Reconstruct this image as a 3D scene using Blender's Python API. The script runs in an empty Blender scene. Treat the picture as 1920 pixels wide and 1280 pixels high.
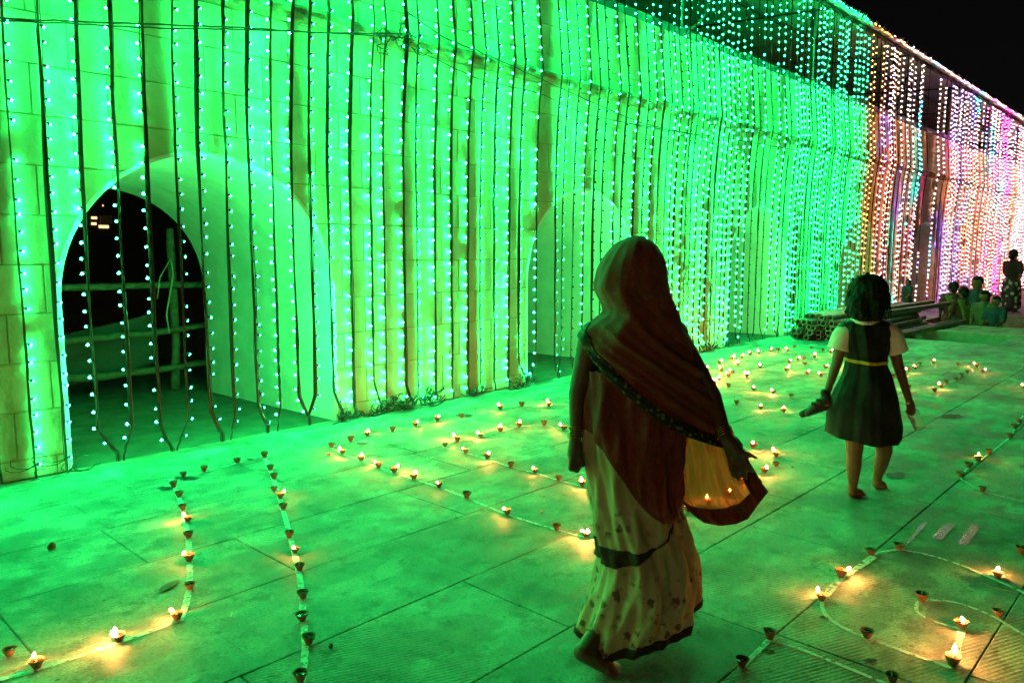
import bpy, bmesh, math, random
import numpy as np
from mathutils import Vector, Matrix

# ------------------------------------------------------------------ camera, sky, sun, exposure
F, CX, CY, CH = 1430.0, 960.0, 640.0, 1.5
PITCH = math.atan(170 / F); ALPHA = math.atan(1350 / math.hypot(F, 170))
FW = Vector((math.cos(ALPHA) * math.cos(PITCH), math.sin(ALPHA) * math.cos(PITCH), -math.sin(PITCH)))
RT = Vector((math.sin(ALPHA), -math.cos(ALPHA), 0)); UP = RT.cross(FW)
FH = Vector((math.cos(ALPHA), math.sin(ALPHA), 0))
scene = bpy.context.scene
C = scene.collection
cam = bpy.data.cameras.new('camera'); camo = bpy.data.objects.new('camera', cam); C.objects.link(camo)
cam.sensor_width = 36; cam.lens = 36 * F / 1920; cam.clip_start = 0.05; cam.clip_end = 800
camo.matrix_world = Matrix(((RT.x, UP.x, -FW.x, 0), (RT.y, UP.y, -FW.y, 0), (RT.z, UP.z, -FW.z, CH), (0, 0, 0, 1)))
scene.camera = camo

world = bpy.data.worlds.new('World'); scene.world = world; world.use_nodes = True
wn = world.node_tree.nodes; wl = world.node_tree.links
sky = wn.new('ShaderNodeTexSky'); sky.sky_type = 'NISHITA'; sky.sun_disc = False
SUN_EL, SUN_AZ = math.radians(28), math.radians(215)
sky.sun_elevation = SUN_EL; sky.sun_rotation = SUN_AZ
hs = wn.new('ShaderNodeHueSaturation'); hs.inputs['Saturation'].default_value = .25; wl.new(sky.outputs[0], hs.inputs['Color']); wl.new(hs.outputs[0], wn['Background'].inputs[0]); wn['Background'].inputs[1].default_value = 0.0011

sd = bpy.data.lights.new('town_glow', 'SUN'); sd.energy = 0.27; sd.angle = math.radians(25); sd.color = (1.0, 0.62, 0.30)
so = bpy.data.objects.new('town_glow', sd); C.objects.link(so)
# sun lamp standing in for warm town glow behind the camera
sdir = Vector((-1.0, -0.26, 0.05)).normalized()
so.rotation_euler = sdir.to_track_quat('Z', 'Y').to_euler()
sky.sun_elevation = math.asin(sdir.z); sky.sun_rotation = math.atan2(sdir.x, sdir.y)

scene.view_settings.view_transform = 'Standard'; scene.view_settings.look = 'None'
scene.view_settings.exposure = 0; scene.view_settings.gamma = 1
scene.view_settings.use_curve_mapping = False
scene.cycles.use_denoising = True
scene.cycles.use_light_tree = True
scene.cycles.sample_clamp_indirect = 3
scene.cycles.max_bounces = 4; scene.cycles.diffuse_bounces = 2; scene.cycles.glossy_bounces = 2; scene.cycles.adaptive_threshold = 0.03; scene.cycles.transparent_max_bounces = 8

rnd = random.Random(7)

# ------------------------------------------------------------------ projection helpers
def ray(x, y): return FW * F + RT * (x - CX) - UP * (y - CY)
def gnd(x, y, z=0.0):
    r = ray(x, y); t = (z - CH) / r.z; return Vector((r.x * t, r.y * t, z))
def P(x, y, d):
    r = ray(x, y); t = d / r.dot(FH); return Vector((r.x * t, r.y * t, CH + r.z * t))
def proj(p):
    d = Vector(p) - Vector((0, 0, CH)); w = d.dot(FW)
    if w < 0.05: return None
    return CX + F * d.dot(RT) / w, CY - F * d.dot(UP) / w

# ------------------------------------------------------------------ object helpers
def mesh_obj(name, verts, faces, mat=None, parent=None, smooth=False, mats=None, midx=None):
    me = bpy.data.meshes.new(name); me.from_pydata([tuple(v) for v in verts], [], faces); me.update()
    for m in (mats or ([mat] if mat else [])): me.materials.append(m)
    if midx is not None: me.polygons.foreach_set('material_index', midx)
    if smooth: me.polygons.foreach_set('use_smooth', [True] * len(me.polygons))
    o = bpy.data.objects.new(name, me); C.objects.link(o)
    if parent: o.parent = parent
    return o
def inst(name, me, parent=None):
    o = bpy.data.objects.new(name, me); C.objects.link(o)
    if parent: o.parent = parent
    return o
def tag(o, label=None, cat=None, group=None, kind=None):
    if label: o['label'] = label
    if cat: o['category'] = cat
    if group: o['group'] = group
    if kind: o['kind'] = kind
    return o
def empty(name, loc=(0, 0, 0), label=None, cat=None, group=None, kind=None):
    o = bpy.data.objects.new(name, None); C.objects.link(o); o.location = loc; o.empty_display_size = 0.1
    return tag(o, label, cat, group, kind)
def keep(o, parent):          # parent while keeping the world place
    o.parent = parent; o.matrix_parent_inverse = Matrix.Translation(parent.location).inverted(); return o
class MB:
    def __init__(s): s.v = []; s.f = []
    def add(s, v, f):
        n = len(s.v); s.v += [tuple(p) for p in v]; s.f += [tuple(i + n for i in q) for q in f]
    def box(s, x0, x1, y0, y1, z0, z1):
        s.add([(x0, y0, z0), (x1, y0, z0), (x1, y1, z0), (x0, y1, z0), (x0, y0, z1), (x1, y0, z1), (x1, y1, z1), (x0, y1, z1)],
              [(0, 3, 2, 1), (4, 5, 6, 7), (0, 1, 5, 4), (1, 2, 6, 5), (2, 3, 7, 6), (3, 0, 4, 7)])
    def tube(s, pts, r, n=6, cap=True):
        pts = [Vector(p) for p in pts]; m = len(pts); rr = r if isinstance(r, (list, tuple)) else [r] * m
        v = []; f = []; a = None
        for i, p in enumerate(pts):
            t = (pts[min(i + 1, m - 1)] - pts[max(i - 1, 0)])
            t = t.normalized() if t.length > 1e-9 else Vector((0, 0, 1))
            if a is None: a = t.orthogonal().normalized()
            else:
                a = a - t * a.dot(t)
                a = a.normalized() if a.length > 1e-6 else t.orthogonal().normalized()
            b = t.cross(a)
            for k in range(n):
                th = 2 * math.pi * k / n; v.append(p + (a * math.cos(th) + b * math.sin(th)) * rr[i])
        for i in range(m - 1):
            for k in range(n):
                f.append((i * n + k, i * n + (k + 1) % n, (i + 1) * n + (k + 1) % n, (i + 1) * n + k))
        if cap: f.append(tuple(range(n - 1, -1, -1))); f.append(tuple((m - 1) * n + k for k in range(n)))
        s.add(v, f)
    def capsule(s, p0, r0, p1, r1, n=10):
        p0, p1 = Vector(p0), Vector(p1); t = (p1 - p0)
        L = t.length; t = t.normalized() if L > 1e-6 else Vector((0, 0, 1))
        pts = []; rs = []
        for k in range(4):
            a = math.pi / 2 * (1 - k / 4); pts.append(p0 - t * r0 * math.sin(a)); rs.append(max(r0 * math.cos(a), r0 * .05))
        pts.append(p0); rs.append(r0); pts.append(p1); rs.append(r1)
        for k in range(1, 5):
            a = math.pi / 2 * k / 4; pts.append(p1 + t * r1 * math.sin(a)); rs.append(max(r1 * math.cos(a), r1 * .05))
        s.tube(pts, rs, n)
    def ball(s, c, rx, ry=None, rz=None, n=12, m=8, rot=None):
        ry = rx if ry is None else ry; rz = rx if rz is None else rz; c = Vector(c); v = []; f = []
        for i in range(m + 1):
            a = math.pi * (0.02 + 0.96 * i / m) - math.pi / 2
            for k in range(n):
                th = 2 * math.pi * k / n; q = Vector((rx * math.cos(a) * math.cos(th), ry * math.cos(a) * math.sin(th), rz * math.sin(a)))
                if rot: q = rot @ q
                v.append(c + q)
        for i in range(m):
            for k in range(n): f.append((i * n + k, i * n + (k + 1) % n, (i + 1) * n + (k + 1) % n, (i + 1) * n + k))
        f.append(tuple(range(n - 1, -1, -1))); f.append(tuple(m * n + k for k in range(n)))
        s.add(v, f)
    def build(s, name, mat, parent=None, smooth=False): return mesh_obj(name, s.v, s.f, mat, parent, smooth)
    def remesh(s, name, mat, parent=None, voxel=0.01, smooth_it=4, disp=None):
        me = bpy.data.meshes.new(name); me.from_pydata(s.v, [], s.f)
        o = bpy.data.objects.new('tmp', me); C.objects.link(o)
        md = o.modifiers.new('r', 'REMESH'); md.mode = 'VOXEL'; md.voxel_size = voxel
        ms = o.modifiers.new('s', 'SMOOTH'); ms.iterations = smooth_it; ms.factor = 0.5
        dg = bpy.context.evaluated_depsgraph_get()
        m2 = bpy.data.meshes.new_from_object(o.evaluated_get(dg))
        bpy.data.objects.remove(o); bpy.data.meshes.remove(me)
        m2.name = name
        if disp:
            co = np.empty(len(m2.vertices) * 3); m2.vertices.foreach_get('co', co)
            no = np.empty(len(m2.vertices) * 3); m2.vertices.foreach_get('normal', no)
            co = co.reshape(-1, 3); no = no.reshape(-1, 3); co = co + no * disp(co)[:, None]
            m2.vertices.foreach_set('co', co.ravel()); m2.update()
        m2.materials.clear(); m2.materials.append(mat)
        m2.polygons.foreach_set('use_smooth', [True] * len(m2.polygons))
        o2 = bpy.data.objects.new(name, m2); C.objects.link(o2)
        if parent: keep(o2, parent)
        return o2

# ------------------------------------------------------------------ materials
def newmat(name):
    m = bpy.data.materials.new(name); m.use_nodes = True; nt = m.node_tree
    return m, nt.nodes, nt.links, nt.nodes['Principled BSDF']
def mat(name, col, rough=0.7, var=0.2, scale=8.0, bump=0.0, bscale=40.0, metal=0.0, spec=0.5, objrand=0.0, col2=None, coord='Object', sheen=0.0):
    m, n, l, b = newmat(name)
    b.inputs['Roughness'].default_value = rough; b.inputs['Metallic'].default_value = metal
    b.inputs['Specular IOR Level'].default_value = spec
    if sheen: b.inputs['Sheen Weight'].default_value = sheen
    tc = n.new('ShaderNodeTexCoord')
    nz = n.new('ShaderNodeTexNoise'); nz.inputs['Scale'].default_value = scale; nz.inputs['Detail'].default_value = 3; nz.inputs['Roughness'].default_value = .62
    l.new(tc.outputs[coord], nz.inputs['Vector'])
    cr = n.new('ShaderNodeValToRGB'); l.new(nz.outputs['Fac'], cr.inputs[0])
    c1 = tuple(c * (1 - var) for c in col); c2 = col2 or tuple(min(1, c * (1 + var)) for c in col)
    cr.color_ramp.elements[0].position = .3; cr.color_ramp.elements[1].position = .7
    cr.color_ramp.elements[0].color = (*c1, 1); cr.color_ramp.elements[1].color = (*c2, 1)
    out = cr.outputs[0]
    if objrand:
        oi = n.new('ShaderNodeObjectInfo'); mp = n.new('ShaderNodeMapRange'); l.new(oi.outputs['Random'], mp.inputs[0])
        mp.inputs[3].default_value = 1 - objrand; mp.inputs[4].default_value = 1 + objrand
        mx = n.new('ShaderNodeVectorMath'); mx.operation = 'SCALE'; l.new(out, mx.inputs[0]); l.new(mp.outputs[0], mx.inputs['Scale']); out = mx.outputs[0]
    l.new(out, b.inputs['Base Color'])
    if bump:
        nb = n.new('ShaderNodeTexNoise'); nb.inputs['Scale'].default_value = bscale; nb.inputs['Detail'].default_value = 2
        l.new(tc.outputs[coord], nb.inputs['Vector'])
        bp = n.new('ShaderNodeBump'); bp.inputs['Strength'].default_value = bump; bp.inputs['Distance'].default_value = .01
        l.new(nb.outputs['Fac'], bp.inputs['Height']); l.new(bp.outputs[0], b.inputs['Normal'])
    return m
def emit(name, col, strength):
    m, n, l, b = newmat(name)
    e = n.new('ShaderNodeEmission'); e.inputs[0].default_value = (*col, 1); e.inputs[1].default_value = strength
    l.new(e.outputs[0], n['Material Output'].inputs[0]); n.remove(b)
    return m

def block_material():
    m, n, l, b = newmat('painted_block')
    b.inputs['Roughness'].default_value = .75
    tc = n.new('ShaderNodeTexCoord'); geo = n.new('ShaderNodeNewGeometry')
    nz = n.new('ShaderNodeTexNoise'); nz.inputs['Scale'].default_value = 2.2; nz.inputs['Detail'].default_value = 4; nz.inputs['Roughness'].default_value = .65
    l.new(geo.outputs['Position'], nz.inputs['Vector'])
    cr = n.new('ShaderNodeValToRGB'); l.new(nz.outputs['Fac'], cr.inputs[0])
    cr.color_ramp.elements[0].position = .28; cr.color_ramp.elements[0].color = (.48, .38, .21, 1)
    cr.color_ramp.elements[1].position = .72; cr.color_ramp.elements[1].color = (.66, .55, .35, 1)
    oi = n.new('ShaderNodeObjectInfo'); mp = n.new('ShaderNodeMapRange'); l.new(oi.outputs['Random'], mp.inputs[0])
    mp.inputs[3].default_value = .86; mp.inputs[4].default_value = 1.1
    mx = n.new('ShaderNodeVectorMath'); mx.operation = 'SCALE'; l.new(cr.outputs[0], mx.inputs[0]); l.new(mp.outputs[0], mx.inputs['Scale'])
    # grey grime with a shape of its own
    ng = n.new('ShaderNodeTexNoise'); ng.inputs['Scale'].default_value = 5.5; ng.inputs['Detail'].default_value = 5; ng.inputs['Roughness'].default_value = .72
    mpp = n.new('ShaderNodeMapping'); mpp.inputs['Scale'].default_value = (1, 1, .35); l.new(geo.outputs['Position'], mpp.inputs[0]); l.new(mpp.outputs[0], ng.inputs['Vector'])
    cg = n.new('ShaderNodeValToRGB'); cg.color_ramp.elements[0].position = .56; cg.color_ramp.elements[1].position = .75; l.new(ng.outputs['Fac'], cg.inputs[0])
    mix = n.new('ShaderNodeMix'); mix.data_type = 'RGBA'; mix.inputs['B'].default_value = (.30, .22, .12, 1)
    l.new(cg.outputs[0], mix.inputs['Factor']); l.new(mx.outputs[0], mix.inputs['A'])
    l.new(mix.outputs['Result'], b.inputs['Base Color'])
    nb = n.new('ShaderNodeTexNoise'); nb.inputs['Scale'].default_value = 55; nb.inputs['Detail'].default_value = 3; l.new(geo.outputs['Position'], nb.inputs['Vector'])
    n2 = n.new('ShaderNodeTexNoise'); n2.inputs['Scale'].default_value = 9; l.new(geo.outputs['Position'], n2.inputs['Vector'])
    ad = n.new('ShaderNodeMath'); ad.operation = 'MULTIPLY_ADD'; ad.inputs[1].default_value = 1.5; l.new(n2.outputs['Fac'], ad.inputs[0]); l.new(nb.outputs['Fac'], ad.inputs[2])
    bp = n.new('ShaderNodeBump'); bp.inputs['Strength'].default_value = .45; bp.inputs['Distance'].default_value = .012
    l.new(ad.outputs[0], bp.inputs['Height']); l.new(bp.outputs[0], b.inputs['Normal'])
    return m
def slab_material():
    m, n, l, b = newmat('paving_stone')
    geo = n.new('ShaderNodeNewGeometry'); oi = n.new('ShaderNodeObjectInfo')
    nz = n.new('ShaderNodeTexNoise'); nz.inputs['Scale'].default_value = 1.7; nz.inputs['Detail'].default_value = 6; nz.inputs['Roughness'].default_value = .66; nz.inputs['Distortion'].default_value = .15
    l.new(geo.outputs['Position'], nz.inputs['Vector'])
    cr = n.new('ShaderNodeValToRGB'); l.new(nz.outputs['Fac'], cr.inputs[0])
    e = cr.color_ramp.elements; e[0].position = .34; e[0].color = (.24, .225, .19, 1); e[1].position = .64; e[1].color = (.68, .65, .57, 1)
    q = e.new(.47); q.color = (.45, .42, .36, 1)
    # sharp-edged worn and wet patches
    n3 = n.new('ShaderNodeTexNoise'); n3.inputs['Scale'].default_value = 3.4; n3.inputs['Detail'].default_value = 6; n3.inputs['Distortion'].default_value = .3
    mp3 = n.new('ShaderNodeMapping'); mp3.inputs['Scale'].default_value = (1, 1.6, 1); mp3.inputs['Rotation'].default_value = (0, 0, .5); mp3.inputs['Location'].default_value = (3.1, 7.7, 0)
    l.new(geo.outputs['Position'], mp3.inputs[0]); l.new(mp3.outputs[0], n3.inputs['Vector'])
    c3 = n.new('ShaderNodeValToRGB'); l.new(n3.outputs['Fac'], c3.inputs[0])
    c3.color_ramp.elements[0].position = .475; c3.color_ramp.elements[0].color = (.54, .54, .54, 1); c3.color_ramp.elements[1].position = .56; c3.color_ramp.elements[1].color = (1, 1, 1, 1)
    mm = n.new('ShaderNodeMix'); mm.data_type = 'RGBA'; mm.blend_type = 'MULTIPLY'; mm.inputs['Factor'].default_value = .85
    l.new(cr.outputs[0], mm.inputs['A']); l.new(c3.outputs[0], mm.inputs['B'])
    # specks of dirt
    vo = n.new('ShaderNodeTexVoronoi'); vo.inputs['Scale'].default_value = 9; l.new(geo.outputs['Position'], vo.inputs['Vector'])
    cs = n.new('ShaderNodeValToRGB'); cs.color_ramp.elements[0].position = .05; cs.color_ramp.elements[0].color = (.3, .3, .3, 1); cs.color_ramp.elements[1].position = .09; l.new(vo.outputs['Distance'], cs.inputs[0])
    m2 = n.new('ShaderNodeMix'); m2.data_type = 'RGBA'; m2.blend_type = 'MULTIPLY'; m2.inputs['Factor'].default_value = .8
    l.new(mm.outputs['Result'], m2.inputs['A']); l.new(cs.outputs[0], m2.inputs['B'])
    n5 = n.new('ShaderNodeTexNoise'); n5.inputs['Scale'].default_value = 75; n5.inputs['Detail'].default_value = 3; n5.inputs['Roughness'].default_value = .75; l.new(geo.outputs['Position'], n5.inputs['Vector'])
    c5 = n.new('ShaderNodeValToRGB'); c5.color_ramp.elements[0].position = .3; c5.color_ramp.elements[0].color = (.45, .45, .45, 1); c5.color_ramp.elements[1].position = .62; l.new(n5.outputs['Fac'], c5.inputs[0])
    m5 = n.new('ShaderNodeMix'); m5.data_type = 'RGBA'; m5.blend_type = 'MULTIPLY'; m5.inputs['Factor'].default_value = 1; l.new(m2.outputs['Result'], m5.inputs['A']); l.new(c5.outputs[0], m5.inputs['B'])
    # scuffs and foot-worn marks
    n6 = n.new('ShaderNodeTexNoise'); n6.inputs['Scale'].default_value = 6.5; n6.inputs['Detail'].default_value = 6; n6.inputs['Roughness'].default_value = .78; l.new(geo.outputs['Position'], n6.inputs['Vector'])
    c6 = n.new('ShaderNodeValToRGB'); c6.color_ramp.elements[0].position = .53; c6.color_ramp.elements[0].color = (1, 1, 1, 1); c6.color_ramp.elements[1].position = .60; c6.color_ramp.elements[1].color = (.52, .52, .52, 1); l.new(n6.outputs['Fac'], c6.inputs[0])
    m6 = n.new('ShaderNodeMix'); m6.data_type = 'RGBA'; m6.blend_type = 'MULTIPLY'; m6.inputs['Factor'].default_value = .8; l.new(m5.outputs['Result'], m6.inputs['A']); l.new(c6.outputs[0], m6.inputs['B'])
    mp = n.new('ShaderNodeMapRange'); l.new(oi.outputs['Random'], mp.inputs[0]); mp.inputs[3].default_value = .88; mp.inputs[4].default_value = 1.10
    mx = n.new('ShaderNodeVectorMath'); mx.operation = 'SCALE'; l.new(m6.outputs['Result'], mx.inputs[0]); l.new(mp.outputs[0], mx.inputs['Scale'])
    l.new(mx.outputs[0], b.inputs['Base Color'])
    rr = n.new('ShaderNodeMapRange'); l.new(c3.outputs[0], rr.inputs[0]); rr.inputs[1].default_value = .58; rr.inputs[3].default_value = .6; rr.inputs[4].default_value = .85; b.inputs['Specular IOR Level'].default_value = .3
    l.new(rr.outputs[0], b.inputs['Roughness'])
    # chiselled ribs, cut diagonally, on some slabs only
    mr = n.new('ShaderNodeMapping'); mr.inputs['Rotation'].default_value = (0, 0, math.radians(24)); l.new(geo.outputs['Position'], mr.inputs[0])
    wv = n.new('ShaderNodeTexWave'); wv.bands_direction = 'Y'; wv.inputs['Scale'].default_value = 17; wv.inputs['Distortion'].default_value = .8; wv.inputs['Detail'].default_value = 2; l.new(mr.outputs[0], wv.inputs['Vector'])
    gt = n.new('ShaderNodeMath'); gt.operation = 'GREATER_THAN'; gt.inputs[1].default_value = .66; l.new(oi.outputs['Random'], gt.inputs[0])
    n4 = n.new('ShaderNodeTexNoise'); n4.inputs['Scale'].default_value = 2; n4.inputs['Detail'].default_value = 4; l.new(geo.outputs['Position'], n4.inputs['Vector'])
    c4 = n.new('ShaderNodeValToRGB'); c4.color_ramp.elements[0].position = .4; c4.color_ramp.elements[1].position = .55; l.new(n4.outputs['Fac'], c4.inputs[0])
    mu = n.new('ShaderNodeMath'); mu.operation = 'MULTIPLY'; l.new(gt.outputs[0], mu.inputs[0]); l.new(c4.outputs[0], mu.inputs[1])
    mu2 = n.new('ShaderNodeMath'); mu2.operation = 'MULTIPLY'; l.new(mu.outputs[0], mu2.inputs[0]); l.new(wv.outputs['Fac'], mu2.inputs[1])
    nb = n.new('ShaderNodeTexNoise'); nb.inputs['Scale'].default_value = 38; nb.inputs['Detail'].default_value = 3; nb.inputs['Roughness'].default_value = .7; l.new(geo.outputs['Position'], nb.inputs['Vector'])
    ma = n.new('ShaderNodeMath'); ma.operation = 'MULTIPLY_ADD'; ma.inputs[1].default_value = .7; l.new(nb.outputs['Fac'], ma.inputs[0]); l.new(mu2.outputs[0], ma.inputs[2])
    bp = n.new('ShaderNodeBump'); bp.inputs['Strength'].default_value = .22; bp.inputs['Distance'].default_value = .006
    l.new(ma.outputs[0], bp.inputs['Height']); l.new(bp.outputs[0], b.inputs['Normal'])
    return m
def flame_material():
    m, n, l, b = newmat('flame')
    e = n.new('ShaderNodeEmission'); e.inputs[0].default_value = (1.0, .37, .09, 1); e.inputs[1].default_value = 850
    l.new(e.outputs[0], n['Material Output'].inputs[0]); n.remove(b)
    return m
def sari_print():
    m, n, l, b = newmat('printed_sari_cotton'); b.inputs['Roughness'].default_value = .85
    geo = n.new('ShaderNodeNewGeometry')
    sep = n.new('ShaderNodeSeparateXYZ'); l.new(geo.outputs['Position'], sep.inputs[0])
    nz = n.new('ShaderNodeTexNoise'); nz.inputs['Scale'].default_value = 6; nz.inputs['Detail'].default_value = 4; l.new(geo.outputs['Position'], nz.inputs['Vector'])
    cr = n.new('ShaderNodeValToRGB'); l.new(nz.outputs['Fac'], cr.inputs[0])
    cr.color_ramp.elements[0].position = .3; cr.color_ramp.elements[0].color = (.50, .31, .19, 1); cr.color_ramp.elements[1].position = .7; cr.color_ramp.elements[1].color = (.64, .44, .29, 1)
    nd = n.new('ShaderNodeTexNoise'); nd.inputs['Scale'].default_value = 55; nd.inputs['Detail'].default_value = 3; l.new(geo.outputs['Position'], nd.inputs['Vector'])
    va = n.new('ShaderNodeVectorMath'); va.operation = 'MULTIPLY_ADD'; va.inputs[1].default_value = (.035, .035, .035); l.new(nd.outputs['Color'], va.inputs[0]); l.new(geo.outputs['Position'], va.inputs[2])
    vo = n.new('ShaderNodeTexVoronoi'); vo.inputs['Scale'].default_value = 24; l.new(va.outputs[0], vo.inputs['Vector'])
    cs = n.new('ShaderNodeValToRGB'); cs.color_ramp.elements[0].position = .29; cs.color_ramp.elements[0].color = (.85, .85, .85, 1); cs.color_ramp.elements[1].position = .40; cs.color_ramp.elements[1].color = (0, 0, 0, 1); l.new(vo.outputs['Distance'], cs.inputs[0])
    # the print sits in two bands of the cloth: above the knee and along the hem
    c1 = n.new('ShaderNodeValToRGB'); mr = n.new('ShaderNodeMapRange'); l.new(sep.outputs[2], mr.inputs[0]); mr.inputs[1].default_value = 0; mr.inputs[2].default_value = 1.0; l.new(mr.outputs[0], c1.inputs[0])
    e = c1.color_ramp.elements; e[0].position = .0; e[0].color = (1, 1, 1, 1); e[1].position = .32; e[1].color = (1, 1, 1, 1)
    for p, v in ((.39, .0), (.47, .0), (.50, 1.0), (.60, 1.0), (.64, .0)):
        q = e.new(p); q.color = (v, v, v, 1)
    mu = n.new('ShaderNodeMath'); mu.operation = 'MULTIPLY'; l.new(cs.outputs[0], mu.inputs[0]); l.new(c1.outputs[0], mu.inputs[1])
    mx = n.new('ShaderNodeMix'); mx.data_type = 'RGBA'; mx.inputs['B'].default_value = (.12, .022, .018, 1)
    nq = n.new('ShaderNodeTexNoise'); nq.inputs['Scale'].default_value = 7.5; nq.inputs['Detail'].default_value = 2; l.new(geo.outputs['Position'], nq.inputs['Vector'])
    cq = n.new('ShaderNodeValToRGB'); cq.color_ramp.elements[0].position = .38; cq.color_ramp.elements[1].position = .52; l.new(nq.outputs['Fac'], cq.inputs[0])
    mq = n.new('ShaderNodeMath'); mq.operation = 'MULTIPLY'; l.new(mu.outputs[0], mq.inputs[0]); l.new(cq.outputs[0], mq.inputs[1])
    l.new(mq.outputs[0], mx.inputs['Factor']); l.new(cr.outputs[0], mx.inputs['A']); l.new(mx.outputs['Result'], b.inputs['Base Color'])
    return m
def border_print(name, c1, c2, scale=60):
    m, n, l, b = newmat(name); b.inputs['Roughness'].default_value = .7
    geo = n.new('ShaderNodeNewGeometry')
    vo = n.new('ShaderNodeTexVoronoi'); vo.inputs['Scale'].default_value = scale; l.new(geo.outputs['Position'], vo.inputs['Vector'])
    cr = n.new('ShaderNodeValToRGB'); l.new(vo.outputs['Distance'], cr.inputs[0])
    cr.color_ramp.elements[0].position = .3; cr.color_ramp.elements[0].color = (*c2, 1); cr.color_ramp.elements[1].position = .42; cr.color_ramp.elements[1].color = (*c1, 1)
    l.new(cr.outputs[0], b.inputs['Base Color'])
    return m
def gauze():
    m, n, l, b = newmat('sheer_sari_cloth')
    out = n['Material Output']
    tr = n.new('ShaderNodeBsdfTranslucent'); tr.inputs[0].default_value = (.95, .065, .03, 1)
    df = n.new('ShaderNodeBsdfDiffuse'); df.inputs[0].default_value = (.75, .12, .05, 1)
    tp = n.new('ShaderNodeBsdfTransparent'); tp.inputs[0].default_value = (1, .42, .16, 1)
    wv = n.new('ShaderNodeTexNoise'); wv.inputs['Scale'].default_value = 260
    m1 = n.new('ShaderNodeMixShader'); m1.inputs[0].default_value = .45; l.new(tr.outputs[0], m1.inputs[1]); l.new(df.outputs[0], m1.inputs[2])
    m2 = n.new('ShaderNodeMixShader'); m2.inputs[0].default_value = .2; l.new(m1.outputs[0], m2.inputs[1]); l.new(tp.outputs[0], m2.inputs[2])
    l.new(m2.outputs[0], out.inputs[0])
    return m
def broken(name, col, rough, spec, scale, lo, hi, bump=0.0):
    m, n, l, b = newmat(name); out = n['Material Output']; geo = n.new('ShaderNodeNewGeometry')
    b.inputs['Base Color'].default_value = (*col, 1); b.inputs['Roughness'].default_value = rough; b.inputs['Specular IOR Level'].default_value = spec
    nz = n.new('ShaderNodeTexNoise'); nz.inputs['Scale'].default_value = scale; nz.inputs['Detail'].default_value = 5; nz.inputs['Roughness'].default_value = .75; l.new(geo.outputs['Position'], nz.inputs['Vector'])
    cr = n.new('ShaderNodeValToRGB'); cr.color_ramp.elements[0].position = lo; cr.color_ramp.elements[1].position = hi; l.new(nz.outputs['Fac'], cr.inputs[0])
    tp = n.new('ShaderNodeBsdfTransparent'); mx = n.new('ShaderNodeMixShader'); l.new(cr.outputs[0], mx.inputs[0]); l.new(tp.outputs[0], mx.inputs[1]); l.new(b.outputs[0], mx.inputs[2]); l.new(mx.outputs[0], out.inputs[0])
    if bump:
        bp = n.new('ShaderNodeBump'); bp.inputs['Strength'].default_value = bump; bp.inputs['Distance'].default_value = .004; l.new(nz.outputs['Fac'], bp.inputs['Height']); l.new(bp.outputs[0], b.inputs['Normal'])
    return m
def net_material():
    m, n, l, b = newmat('loose_netting')
    out = n['Material Output']
    df = n.new('ShaderNodeBsdfDiffuse'); df.inputs[0].default_value = (.14, .15, .13, 1)
    tp = n.new('ShaderNodeBsdfTransparent'); mx = n.new('ShaderNodeMixShader'); mx.inputs[0].default_value = .35
    l.new(df.outputs[0], mx.inputs[1]); l.new(tp.outputs[0], mx.inputs[2]); l.new(mx.outputs[0], out.inputs[0])
    return m

M = {}
M['block'] = block_material(); M['slab'] = slab_material(); M['flame'] = flame_material(); M['sari'] = sari_print()
M['core'] = mat('mortar_core', (.42, .30, .13), .85, .25, 12, .3, 60)
M['plaster'] = mat('pale_vault_plaster', (.76, .74, .66), .75, .12, 3.2, .5, 18)
M['cornice'] = mat('moulded_cornice', (.30, .20, .10), .85, .6, 9, .8, 45)
M['ground'] = mat('shade_dark_ground', (.12, .10, .075), .9, .35, 5, .5, 30)  # ground behind the arches, with the shade there put into its colour
M['cable'] = mat('black_cable', (.010, .014, .011), .38, .4, 30, 0)
M['socket'] = mat('clear_lamp_socket', (.09, .16, .11), .3, .2, 30)
M['clay'] = mat('terracotta', (.27, .098, .045), .75, .35, 60, .3, 160, objrand=.3)
M['oil'] = mat('lamp_oil', (.05, .025, .01), .08, .2, 30)
M['wick'] = mat('cotton_wick', (.3, .22, .14), .9, .3, 60)
M['powder'] = broken('white_powder_line', (.80, .80, .77), .95, .2, 30, .36, .50)
M['stain'] = mat('oil_stain', (.030, .028, .022), .6, .4, 9, spec=.2)
M['wet'] = broken('wet_sheen', (.30, .28, .25), .16, .9, 70, .44, .54, .6)
M['steel'] = mat('rusty_black_pipe', (.16, .135, .11), .42, .5, 20, .15, 60, metal=.2, objrand=.3)
M['roof'] = mat('corrugated_sheet', (.34, .37, .34), .45, .2, 3, 0, metal=.2)
M['frame'] = mat('dark_roof_steel', (.03, .03, .028), .5, .3, 10)
M['tinsel'] = mat('pale_tinsel', (.62, .62, .58), .35, .2, 20)
M['bamboo'] = mat('weathered_bamboo', (.13, .10, .06), .7, .35, 16, .4, 40)
M['rope'] = mat('jute_rope', (.5, .42, .28), .9, .2, 40)
M['net'] = net_material()
M['skin'] = mat('brown_skin', (.15, .072, .042), .5, .1, 20, .1, 90)
M['hair'] = mat('black_hair', (.006, .005, .005), .65, .4, 60, .6, 120, spec=.2)
M['maroon'] = mat('maroon_sari_cloth', (.26, .040, .024), .72, .25, 10, .35, 260, sheen=.12)
M['maroon2'] = mat('deep_maroon_wrap', (.24, .024, .020), .75, .25, 12, .3, 260)
M['border'] = border_print('embroidered_border', (.020, .014, .010), (.16, .13, .06), 52)
M['hem'] = mat('dark_hem', (.035, .009, .008), .8, .3, 30)
M['gauze'] = gauze()
M['cream'] = M['sari']
M['bangle'] = mat('gold_bangle', (.55, .33, .08), .28, .1, 20, metal=.9)
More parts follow.
